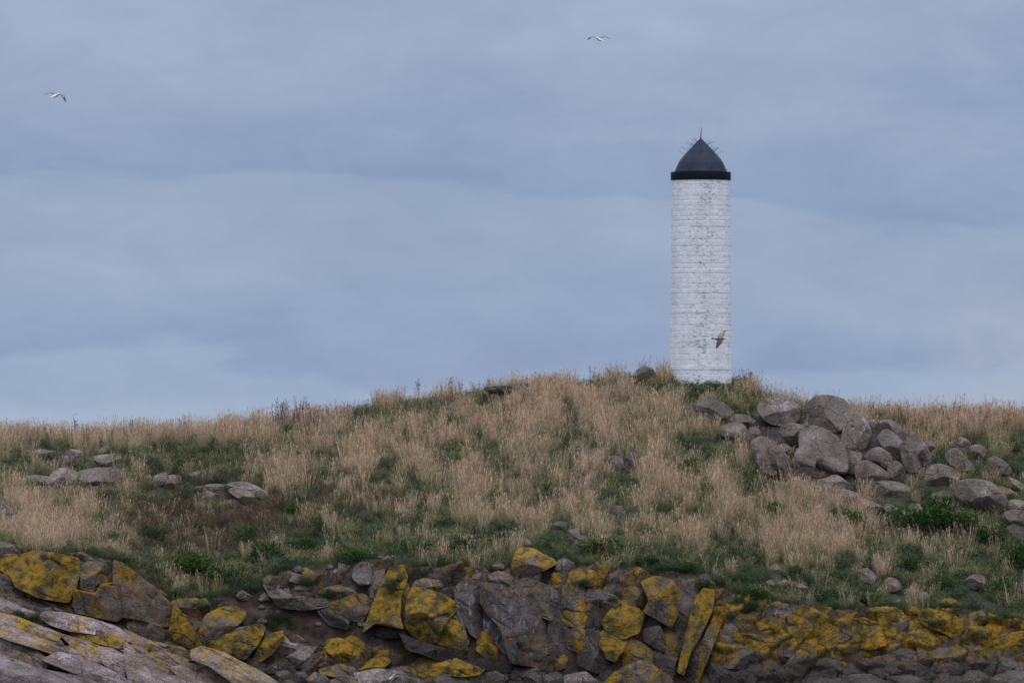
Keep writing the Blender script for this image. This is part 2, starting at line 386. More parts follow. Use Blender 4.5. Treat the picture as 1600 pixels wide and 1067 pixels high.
    for k in range(3):
        st = nf + k * n
        for j in range(n): faces.append((prev + (j + 1) % n, st + (j + 1) % n, st + j, prev + j))
        prev = st
    last = len(V) - 1
    for j in range(n): faces.append((prev + j, prev + (j + 1) % n, last))
    me = mesh_np(name, V, faces, mat_)
    o = obj(name, me, parent, loc=ctr if parent is None else ctr - np.array(parent.location), **tags)
    o.color = (lich, tone, guano, tan)
    return o
def empty(name, loc, **tags):
    o = obj(name, None, loc=loc, **tags); o.empty_display_size = 0.5; return o
def pts(s): return [tuple(map(float, q.split(','))) for q in s.split()]

# ---- bedrock, crag by crag: each line is one block: outline, lichen, tone, droppings, tan
CR = {}
CR['left'] = (('rock_outcrop', 'blocky crag thick with orange lichen, under the dry tufts at the left edge'), """
2,878 20,873 55,863 80,866 118,874 118,900 113,922 104,938 90,936 60,930 28,915 22,900 8,893|.72 .5 .1 .3
128,886 138,878 158,880 178,893 180,914 160,911 128,920|.38 .5 .1 .4
120,922 150,928 158,914 178,912 184,935 188,962 180,968 150,962 122,956 117,945|.5 .45 .1 .4
108,937 117,932 120,945 117,955 106,950|.3 .5 .1 .3
181,880 195,885 215,900 240,920 262,940 272,958 268,973 250,974 220,965 190,960 185,930 180,905|.42 .42 .1 .6
252,960 266,944 272,960 270,978 258,976|.2 .25 .0 .4
200,975 215,968 245,975 256,985 254,1005 235,1005 205,990|.35 .4 .1 .5
258,985 272,985 278,1000 270,1008 260,1004|.3 .35 .1 .3
272,945 285,960 300,980 312,1000 312,1012 298,1014 275,1000 266,985 270,965|.7 .45 .1 .3
270,940 290,935 305,938 320,935 328,950 310,965 298,972 280,955|.58 .4 .1 .5
325,960 345,950 362,948 380,955 380,965 365,980 345,995 318,1008 312,990 318,970|.6 .45 .1 .4
298,975 318,972 314,1000 302,988|.6 .45 .1 .3
320,1012 345,995 370,982 405,976 412,983 400,1008 383,1028 350,1020|.66 .5 .35 .1
0,868 18,866 30,870 12,876 0,875|.7 .6 .1 .3
0,846 20,850 45,858 30,865 0,862|.1 .7 .2 .4
72,856 82,855 86,861 76,864|.1 .7 .2 .3
110,865 128,862 143,870 135,876 115,873|.15 .6 .2 .3
""")
CR['slab'] = (('rock_slab_shore', 'smooth pinkish grey slabs sloping down across the lower left corner'), """
0,935 25,945 60,960 80,975 50,975 20,962 0,955|.2 .85 .3 .2
65,965 75,957 100,958 140,966 178,979 202,999 185,1001 150,990 110,985 85,977|.22 1 .5 .1
108,985 145,979 192,999 184,1013 150,1004 120,996|.68 .6 .2 .3
200,985 235,1000 280,1012 305,1020 300,1031 260,1021 220,1010 200,1000|.4 .7 .2 .4
0,975 30,984 70,999 105,1010 142,1031 100,1026 60,1013 20,1001 0,993|.35 .85 .3 .3
0,958 30,965 62,978 90,988 88,1000 50,992 20,984 0,977|.42 .8 .3 .3
0,995 25,1001 62,1015 60,1024 35,1023 0,1016|.15 .9 .4 .1
92,990 130,1000 160,1012 160,1036 140,1030 115,1010|.4 .75 .2 .3
155,1012 175,1014 205,1030 209,1045 197,1060 175,1047 160,1033|.12 .8 .3 .2
14,1022 50,1017 82,1030 72,1042 35,1037|.1 .8 .3 .2
0,1020 30,1034 75,1047 120,1056 152,1067 150,1084 0,1084|.05 .6 .2 .2
72,1032 95,1020 132,1029 168,1045 204,1067 172,1075 120,1052|.08 .85 .4 .1
196,1018 232,1024 278,1045 272,1057 235,1047 205,1036|.25 .75 .3 .4
202,1046 225,1040 262,1055 302,1067 300,1080 210,1080|.2 .7 .3 .4
212,1005 250,1014 290,1030 293,1042 270,1039 235,1026|.35 .7 .3 .5
303,1018 320,1012 350,1021 377,1035 402,1047 432,1067 400,1085 360,1062 330,1040 305,1031|.36 .8 .1 .9
268,1044 300,1037 332,1050 362,1067 330,1080 290,1062|.15 .7 .3 .4
228,1056 270,1055 322,1067 300,1084 230,1080|.12 .7 .3 .3
150,1050 175,1048 200,1064 190,1080 150,1075|.1 .6 .3 .3
155,985 190,1000 214,1013 228,1025 200,1020 175,1008|.3 .85 .5 .2
""")
CR['crag'] = (('rock_outcrop', 'grey crag ledges and tilted yellow blocks below the green grass, left of the tall cliff'), """
415,915 425,930 440,948 475,952 505,947 530,940 500,933 470,931 450,928 435,918|.15 .62 .2 .4
412,905 422,898 434,902 448,910 452,928 432,925 415,918|.1 .6 .2 .5
450,912 480,912 489,917 478,923 455,919|.1 .75 .3 .2
494,932 505,920 525,914 545,919 556,926 540,936 515,939|.45 .6 .3 .4
435,896 450,892 485,903 492,912 460,910 440,904|.05 .5 .2 .5
462,922 480,923 492,930 470,932|.1 .4 .1 .5
505,897 525,889 534,897 525,906 510,906|.1 .6 .3 .5
553,888 565,878 590,885 588,896 576,912 562,913 552,902|.08 .6 .3 .2
590,886 601,884 600,900 592,925 580,932 576,916|.1 .5 .2 .5
505,948 550,930 565,928 580,938 566,970 550,968 520,952|.5 .5 .1 .5
497,955 515,951 545,970 541,982 515,976|.2 .3 .0 .5
530,880 548,885 552,900 542,912 528,905|.1 .45 .1 .6
570,985 583,945 600,907 609,890 628,887 635,905 626,930 624,960 629,979 608,975 588,971|.82 .55 .15 .1
576,987 590,973 610,976 629,981 632,996 600,996|.15 .12 .0 .4
624,915 634,908 640,920 636,950 631,975 626,958 626,930|.5 .4 .1 .3
643,921 650,908 662,904 685,907 697,925 687,931 665,921 652,923|.45 .6 .4 .2
636,977 637,945 642,923 660,921 690,931 706,940 711,954 701,964 691,978 681,1000 664,1001 645,989|.78 .55 .35 .1
683,1003 691,976 701,958 716,966 726,990 729,1013 722,1018 700,1009|.8 .55 .35 .1
700,938 712,946 724,972 733,1003 729,1005 722,985 712,964|.3 .55 .2 .3
628,990 664,1004 722,1019 728,1036 690,1031 640,1016|.1 .12 .0 .4
507,1009 515,1000 530,997 550,1004 569,1018 571,1028 555,1036 530,1031 515,1019|.85 .6 .1 .1
540,998 550,992 565,1000 574,1013 560,1012|.75 .5 .1 .1
482,1036 510,1024 526,1032 531,1043 505,1042|.6 .6 .2 .2
491,1016 505,1011 519,1020 521,1029 505,1026|.65 .5 .2 .2
557,1043 575,1030 600,1027 610,1033 597,1046 568,1051|.75 .6 .1 .2
580,1012 597,1009 614,1021 606,1031 580,1029|.45 .45 .1 .4
396,1032 405,1010 420,991 441,987 441,1000 425,1021 410,1031|.66 .5 .2 .2
416,1029 434,1005 445,992 465,994 480,1006 465,1019 440,1024|.5 .6 .75 .1
413,1047 450,1025 475,1010 492,1012 482,1026 460,1041 430,1050|.15 .75 .6 .2
440,1038 470,1027 490,1021 482,1041 452,1045|.3 .6 .3 .3
500,1041 520,1035 547,1035 562,1048 566,1058 530,1058 503,1052|.5 .65 .4 .2
558,1052 590,1045 612,1047 642,1055 657,1067 600,1078 566,1066|.1 .85 .6 .1
600,1045 630,1038 652,1042 642,1053 615,1053|.35 .7 .4 .2
643,1042 660,1028 680,1023 710,1029 737,1040 752,1045 743,1053 720,1056 690,1053 665,1056 650,1052|.72 .6 .35 .1
655,1060 690,1055 722,1058 734,1067 670,1078|.3 .55 .3 .3
462,1052 475,1050 483,1058 475,1070 461,1067|.1 .6 .2 .1
480,1062 492,1050 507,1055 518,1070 485,1076|.45 .5 .1 .2
430,1050 450,1044 467,1050 457,1060 435,1058|.05 .7 .4 .1
518,1062 545,1056 562,1063 558,1078 520,1078|.1 .65 .3 .3
612,1062 640,1058 660,1072 640,1082 612,1078|.1 .4 .1 .3
700,1048 735,1046 765,1056 768,1070 710,1072|.1 .6 .3 .4
380,1030 400,1028 415,1038 410,1048 392,1044|.2 .4 .1 .4
""")
CR['cliff'] = (('sea_cliff', 'tall jointed cliff of grey and yellow blocks in the middle of the shore'), """
713,923 722,912 745,911 756,919 753,945 750,984 744,992 735,985 722,962 714,942|.15 .42 .62 .1
757,918 790,921 815,939 842,965 856,978 853,1005 848,1036 800,1027 790,1002 785,980 765,960 757,945|.38 .45 .55 .1
800,914 810,908 825,905 856,917 861,925 859,967 840,958 815,939 799,924|.35 .42 .25 .3
747,990 758,987 776,1010 777,1031 760,1026 745,1015|.8 .55 .1 .1
758,950 783,980 790,1000 796,1024 782,1014 766,992 757,985|.12 .55 .75 .0
746,1028 775,1033 800,1038 795,1050 752,1044|.1 .12 .0 .3
861,925 871,930 876,965 881,990 881,1022 865,1024 855,1012 858,978|.2 .35 .35 .1
863,896 880,896 883,912 878,923 868,916 863,906|.65 .55 .1 .3
882,893 905,889 925,892 937,905 931,913 905,916 885,913|.66 .55 .1 .3
881,918 900,914 911,922 913,945 918,965 908,981 895,976 878,971 876,955 880,936|.52 .6 .35 .0
885,999 892,985 905,981 919,990 921,1011 905,1018 889,1011|.62 .5 .2 .2
917,931 922,922 940,924 960,931 967,941 952,955 945,963 935,946 920,943|.22 .55 .2 .1
918,944 930,948 943,963 936,986 922,1001 914,985 919,965|.1 .2 .1 .1
905,1019 920,986 934,990 937,1012 950,1035 966,1052 930,1047 905,1036|.12 .25 .1 .1
942,971 955,955 965,944 980,939 995,951 1004,961 996,986 975,994 955,991|.76 .55 .1 .2
935,993 945,985 965,994 979,998 971,1016 960,1031 948,1026 938,1013|.74 .5 .15 .2
964,1027 975,1006 985,997 1005,1008 1021,1020 1023,1043 1000,1047 968,1044|.58 .45 .1 .4
974,921 990,917 1008,925 1016,940 1006,949 990,941 975,932|.64 .55 .1 .4
1004,912 1025,903 1050,911 1061,926 1056,960 1046,976 1025,963 1008,953 1016,938|.62 .5 .15 .2
1060,914 1083,924 1081,955 1071,986 1062,991 1048,976 1056,945 1061,926|.08 .42 .15 .4
984,889 1000,887 1016,899 1013,908 1000,911 990,901|.8 .55 .1 .2
969,901 980,895 993,903 994,916 982,919 970,909|.6 .6 .2 .1
939,906 955,896 963,900 963,913 950,921 940,916|.4 .5 .1 .3
1034,986 1045,980 1056,992 1063,1006 1061,1021 1045,1026 1036,1006|.6 .45 .1 .1
1004,985 1030,979 1040,1000 1041,1021 1025,1012 1008,1001|.25 .35 .25 .2
1020,1022 1040,1024 1058,1027 1050,1048 1026,1044|.2 .25 .1 .1
1061,1042 1068,1010 1075,980 1085,945 1097,927 1113,930 1111,955 1095,990 1080,1016 1070,1047|.82 .55 .1 .1
1085,1052 1090,1020 1105,986 1115,965 1127,974 1113,1010 1100,1041 1092,1062|.6 .45 .1 .1
1070,1056 1081,1021 1099,990 1106,985 1091,1021 1085,1060|.1 .3 .1 .0
1062,902 1070,905 1088,904 1092,915 1075,917 1063,911|.3 .5 .1 .7
1094,900 1105,897 1112,908 1107,926 1095,926|.1 .6 .2 .0
855,1042 870,1025 886,1021 884,1041 870,1047|.66 .5 .1 .2
774,1043 800,1039 817,1051 812,1062 790,1057|.2 .45 .2 .0
808,1045 850,1040 867,1050 850,1061 820,1057|.15 .4 .1 .1
822,1054 840,1050 850,1066 835,1074 820,1064|.1 .55 .2 .4
884,1056 915,1050 932,1066 920,1080 885,1076|.05 .65 .6 .3
943,1069 960,1050 975,1047 982,1061 970,1075|.65 .55 .1 .1
974,1046 1000,1034 1022,1042 1042,1056 1052,1072 1000,1082 980,1068|.52 .5 .1 .2
750,1052 775,1049 792,1059 780,1072 753,1069|.1 .6 .3 .4
850,1056 870,1050 888,1062 880,1076 852,1074|.3 .45 .1 .2
903,1033 925,1034 942,1045 930,1051 908,1046|.1 .3 .1 .3
1080,925 1092,932 1086,950 1076,975 1072,960|.3 .35 .1 .5
730,898 752,893 763,903 756,912 735,910|.1 .5 .2 .5
""")
CR['right'] = (('sea_cliff', 'low knobbly cliff crusted with yellow lichen along the lower right shore'), """
1178,973 1190,950 1210,943 1229,945 1234,960 1215,969 1195,976|.28 .75 .5 .0
1228,947 1240,945 1245,955 1238,962 1231,957|.6 .5 .1 .1
1166,970 1180,956 1190,950 1179,974|.7 .5 .1 .1
1133,966 1142,957 1155,962 1173,966 1171,973 1150,976 1136,972|.85 .55 .1 .2
1124,997 1131,979 1145,974 1161,972 1166,985 1155,996 1137,1002|.5 .6 .4 .0
1164,976 1185,972 1206,982 1209,991 1190,994 1170,991|.75 .55 .1 .1
1121,1012 1126,1003 1155,996 1159,1006 1141,1014|.55 .5 .2 .2
1159,1004 1162,992 1181,992 1213,1010 1216,1020 1195,1020 1175,1012|.72 .5 .1 .1
1206,986 1209,974 1226,973 1235,985 1229,996 1212,997|.5 .55 .2 .1
1230,978 1245,969 1263,975 1264,991 1250,1006 1235,1001|.5 .45 .1 .2
1240,968 1246,958 1258,949 1276,955 1289,970 1297,986 1292,1006 1270,1006 1255,991|.82 .55 .1 .1
1246,1010 1260,1002 1276,1000 1287,1015 1288,1031 1275,1047 1262,1036 1250,1021|.62 .42 .0 .2
1122,1032 1135,1012 1150,1008 1176,1018 1184,1030 1176,1050 1160,1043 1140,1042|.22 .38 .1 .5
1179,1036 1195,1027 1217,1034 1213,1051 1195,1057 1180,1052|.4 .32 .0 .3
1108,1042 1125,1034 1141,1045 1152,1062 1130,1070 1112,1063|.05 .2 .1 .3
1147,1052 1170,1047 1180,1062 1167,1080 1147,1074|.05 .2 .0 .3
1208,1054 1230,1045 1247,1055 1247,1074 1213,1076|.1 .18 .0 .3
1180,1060 1200,1056 1213,1066 1206,1080 1182,1080|.05 .16 .0 .3
1264,1050 1285,1042 1307,1050 1302,1062 1270,1058|.2 .3 .1 .4
1217,1016 1240,1009 1251,1025 1259,1041 1240,1044 1222,1031|.1 .2 .0 .5
1297,1038 1300,1018 1315,1015 1319,1030 1312,1047|.6 .4 .0 .1
1258,1062 1290,1056 1322,1063 1322,1080 1258,1080|.05 .25 .1 .3
1284,990 1288,975 1300,984 1311,985 1313,996 1308,1011 1295,1006|.75 .5 .1 .1
1309,968 1334,966 1334,985 1320,991 1310,981|.85 .55 .1 .1
1338,964 1339,940 1350,945 1360,952 1376,957 1376,971 1355,966|.68 .5 .1 .4
1377,949 1386,955 1394,965 1386,973 1378,971|.75 .55 .1 .2
1334,970 1350,967 1373,975 1376,990 1382,1006 1360,1013 1338,1007 1334,990|.86 .55 .1 .1
1384,971 1400,959 1421,964 1427,985 1410,989 1390,982|.15 .5 .5 .5
1379,986 1395,980 1409,988 1410,1001 1395,1010 1385,1002|.85 .55 .1 .1
1421,968 1440,971 1452,981 1430,987 1421,981|.85 .5 .1 .1
1439,958 1455,953 1480,959 1502,969 1517,975 1512,991 1500,1002 1475,987 1455,980 1441,971|.84 .5 .1 .1
1408,990 1435,985 1456,985 1467,1001 1450,1012 1430,1012 1410,1007|.82 .5 .1 .1
1455,985 1475,988 1500,1003 1480,1008 1465,998|.7 .5 .1 .1
1469,938 1485,934 1500,941 1502,951 1480,950|.85 .55 .2 .1
1473,951 1490,950 1505,962 1490,967 1475,960|.35 .5 .2 .1
1513,962 1525,954 1540,960 1553,973 1535,974 1520,972|.1 .55 .3 .5
1523,992 1545,975 1561,978 1564,1006 1545,1008 1530,1001|.78 .5 .1 .1
1564,982 1585,974 1602,984 1604,992 1570,992|.75 .6 .5 .1
1566,992 1585,991 1602,1001 1604,1022 1580,1018 1567,1007|.75 .5 .1 .2
1458,1007 1490,1001 1502,1006 1480,1015|.1 .7 .4 .0
1495,1004 1515,1000 1527,1012 1516,1022 1500,1014|.6 .5 .1 .1
1438,1012 1480,1013 1512,1022 1507,1036 1495,1044 1465,1037 1440,1027|.25 .35 .1 .8
1513,1037 1535,1018 1561,1011 1572,1022 1545,1036 1525,1044|.5 .5 .1 .2
1538,1048 1560,1029 1590,1020 1604,1025 1604,1042 1575,1047 1550,1058|.1 .5 .2 .1
1323,1016 1345,1011 1350,1022 1335,1032 1325,1027|.55 .4 .0 .1
1349,1026 1362,1021 1372,1030 1361,1040|.55 .4 .0 .1
1378,1011 1405,1008 1432,1020 1427,1034 1400,1032 1385,1024|.3 .35 .1 .6
1330,1035 1352,1038 1362,1050 1345,1055 1328,1050|.15 .25 .1 .3
1372,1035 1400,1034 1425,1045 1410,1055 1380,1050|.3 .28 .1 .4
1425,1040 1450,1034 1480,1044 1470,1056 1435,1055|.15 .3 .1 .5
1330,1055 1360,1054 1385,1066 1380,1080 1330,1080|.05 .25 .1 .3
1390,1058 1425,1056 1450,1067 1440,1082 1392,1082|.05 .25 .1 .3
1455,1056 1485,1052 1510,1064 1500,1080 1458,1080|.05 .3 .1 .4
1500,1050 1525,1045 1545,1060 1540,1080 1508,1076|.1 .35 .1 .4
1548,1060 1575,1050 1604,1048 1604,1082 1550,1082|.05 .4 .1 .3
1313,998 1325,990 1332,1000 1330,1014 1318,1014|.4 .3 .0 .2
""")
FLAT = []
for key, ((nm, lab), txt) in CR.items():
    rows = [l for l in txt.strip().split('\n')]
    P0 = pts(rows[0].split('|')[0])[0]
    root = empty(nm, (px2x(P0[0], 350), 350.0, 2.0), label=lab, cat='rock outcrop' if nm != 'sea_cliff' else 'cliff')
    CR[key] = root
    for l in rows:
        ps, vals = l.split('|'); v = list(map(float, vals.split())); poly = pts(ps)
        FLAT.append(poly)
        rock('rock', poly, v[0] + {'left': .08, 'slab': .1, 'right': .16 if v[0] < .45 else 0}.get(key, .03), v[1] * (0.86 if key in ('cliff', 'crag') else 0.92), v[2], v[3], parent=root, dy={'right': 0.42, 'cliff': 0.10, 'crag': 0.10}.get(key, 0.0), tilt=0.75 if key == 'slab' else 0.28,
             T=None, mat_=M_SLAB if key == 'slab' else M_ROCK, rough=0.7 if key == 'slab' else 0.9, flat=0.75 if key == 'slab' else 1, grow=1.14 if key == 'slab' else 1.17 if key == 'right' else 1.16 if key == 'cliff' else 1.12)
# smaller rubble that fills the joints behind the big blocks
rng = random.Random(5)
def zone(px):
    return 'left' if px < 330 else 'crag' if px < 725 else 'cliff' if px < 1110 else 'right'
def in_poly(p, poly):
    x, y = p; c = False; n = len(poly); j = n - 1
    for i in range(n):
        if (poly[i][1] > y) != (poly[j][1] > y) and x < (poly[j][0] - poly[i][0]) * (y - poly[i][1]) / (poly[j][1] - poly[i][1]) + poly[i][0]: c = not c
        j = i
    return c
nfill = 0; tries = 0
placed = []
while nfill < 25 and tries < 9000:
    tries += 1
    px = rng.uniform(0, 1600); top = float(c_top(px)); py = top + 4 + (1078 - top) * rng.random() ** 0.8
    if any(in_poly((px, py), q_) for q_ in FLAT): continue
    r = rng.uniform(7, 15) * (1.25 if py > 1020 else 1)
    if any((px - a) ** 2 + (py - b_) ** 2 < (0.62 * (r + c_)) ** 2 for a, b_, c_ in placed): continue
    placed.append((px, py, r)); nfill += 1
    k = rng.choice((5, 6, 7)); ph = rng.random() * 6; ar = rng.uniform(1.1, 1.9); sl = rng.uniform(-0.5, 0.6) if px > 420 else 0.45
    poly = []
    for i in range(k):
        a = ph + i * 2 * math.pi / k + rng.uniform(-.25, .25); q_ = r * rng.uniform(0.8, 1.15)
        dx, dy_ = math.cos(a) * q_ * ar, math.sin(a) * q_ / ar * 1.1
        poly.append((px + dx, py + dy_ + dx * sl))
    low = py > 1025 and px > 700
    l = rng.choice((.1, .2, .5, .65)) if px < 1110 or py > 1030 else rng.choice((.5, .7, .8))
    rock('rock', poly, 0.1 if low else l, (rng.uniform(.12, .3) if low else rng.uniform(.25, .5)), rng.uniform(0, .3), rng.uniform(0, .6), parent=CR[zone(px)], dy=0.25, tilt=0.6, seed=nfill * 13 + 1)

# ---- the bedrock itself, faceted and jointed, that the blocks stand out of
def worley(u, v, seed):
    iu, iv = np.floor(u), np.floor(v); best = np.full(u.shape, 9.0); sec = np.full(u.shape, 9.0)
    cu, cv, ci, cj = [np.zeros(u.shape) for _ in range(4)]
    for du in (-1, 0, 1):
        for dv in (-1, 0, 1):
            a, b_ = iu + du, iv + dv; z0 = np.zeros_like(a)
            pu = a + 0.08 + 0.84 * _h(a, b_, z0, seed); pv = b_ + 0.08 + 0.84 * _h(a, b_, z0, seed + 1)
            d = np.hypot(u - pu, v - pv); cl = d < best
            sec = np.where(cl, best, np.minimum(sec, d)); best = np.where(cl, d, best)
            cu, cv, ci, cj = np.where(cl, pu, cu), np.where(cl, pv, cv), np.where(cl, a, ci), np.where(cl, b_, cj)
    z0 = np.zeros_like(ci)
    r = [_h(ci, cj, z0, seed + 10 + k) for k in range(3)]
    return (u - cu) * (r[0] - .5) * 2 + (v - cv) * (r[1] - .5) * 2, r[2], sec - best
EARTH = [(450, 965, 60, 22), (500, 990, 30, 14), (390, 950, 25, 18), (345, 930, 40, 10), (660, 1015, 45, 12)]
def build_bedrock(key, p0, p1, ang, su, sv_, step=0.05):
    X = np.arange(px2x(p0, 352), px2x(p1, 352) + step, step); Y = 346.5 + np.linspace(0, 1, 170) ** 0.85 * 7.5
    Xg, Yg = np.meshgrid(X, Y); Zg = terrain(Xg, Yg)
    px = 800 + F * Xg / (Yg + YO); py = HZ - F * (Zg - CH) / (Yg + YO)
    wu = Xg + 0.5 * (fbm(Xg / 1.5, Zg / 1.5, 0, 130) - .5); wv = Zg + 0.5 * (fbm(Xg / 1.5, Zg / 1.5, 0, 140) - .5)
    c_, s_ = math.cos(ang), math.sin(ang); u, v = wu * c_ + wv * s_, -wu * s_ + wv * c_
    g1, r1, e1 = worley(u / su, v / sv_, 300); g2, r2_, e2 = worley(u / (su * .36) + 7, v / (sv_ * .40), 320)
    d = (0.20 if key in ('right', 'slab') else 0.05) + g1 * 0.42 + (r1 - .4) * 0.42 - 0.30 * np.clip(1 - e1 / 0.07, 0, 1) + g2 * 0.12 + (r2_ - .5) * 0.08 - 0.10 * np.clip(1 - e2 / 0.09, 0, 1)
    if key == 'slab': d = d + 0.5 * (fbm(u * .35, v * 2.2, 0, 180) - .5) - 0.22 * np.clip(1 - np.abs(fbm(u * .3, v * 1.9, 0, 190, 3) - .5) / .035, 0, 1)
    if key == 'right': d = d - 0.22 * np.clip(1 - e1 / 0.10, 0, 1)
    d = d + (fbm(Xg * 2, Zg * 2, 0, 150) - .5) * 0.22 + (fbm(Xg * 7, Zg * 7, 0, 155) - .5) * 0.05
    hole = sum(np.exp(-((px - a) / b_) ** 2 - ((py - c) / e) ** 2) for a, c, b_, e in EARTH)
    d = d - 1.4 * np.clip(hole - .25, 0, 1)
    d = d - 1.6 * np.clip((c_top(px) + 4 + 22 * (fbm(Xg, Yg * 0, 0, 160) - .5) - py) / 16, 0, 1)
    V = np.stack([Xg, Yg - d * .75, Zg + d * .66], -1).reshape(-1, 3)
    o0 = CR[key].location; V = V - np.array(o0)
    nx, ny = len(X), len(Y)
    faces = [(j * nx + i, j * nx + i + 1, (j + 1) * nx + i + 1, (j + 1) * nx + i) for j in range(ny - 1) for i in range(nx - 1)]
    band = np.clip(((1052 if key == 'right' else 1030) + 24 * (fbm(Xg / 1.5, Zg, 0, 170) - .5) - py) / 30, 0, 1)
    if key == 'right': lich, tone = 0.22 + 0.52 * band + (r1 - .5) * .3, 0.16 + 0.27 * band
    elif key == 'cliff': lich, tone = 0.30 * band + (r1 - .3) * .6, 0.16 + 0.16 * band  # low tone paints shade into the gaps between the cliff blocks
    elif key == 'crag': lich, tone = 0.26 + (r1 - .4) * .5, 0.22 + 0 * band  # crag bedrock darkened too, gap shade put into its tone
    else: lich, tone = np.where(py < c_foot(px), .45, .22) + (r1 - .5) * .4, np.where(py < c_foot(px), .36, .58)
    me = mesh_np('bedrock', V, faces, M_SLAB if key == 'slab' else M_ROCK, True, {'lich': lich.reshape(-1), 'tone': tone.reshape(-1)})
    o = obj('bedrock', me, CR[key]); o.color = (0, 0, .2, .35 if key != 'right' else .5)
build_bedrock('slab', -60, 330, -0.42, 3.0, 0.45)
build_bedrock('slab', -900, -60, -0.42, 3.0, 0.45, 0.15)
build_bedrock('right', 1665, 2500, 0.08, 1.5, 0.75, 0.15)
build_bedrock('crag', 330, 725, 0.35, 1.5, 0.8)
build_bedrock('cliff', 725, 1110, -0.35, 1.0, 1.9)
build_bedrock('right', 1110, 1665, 0.08, 1.5, 0.75)

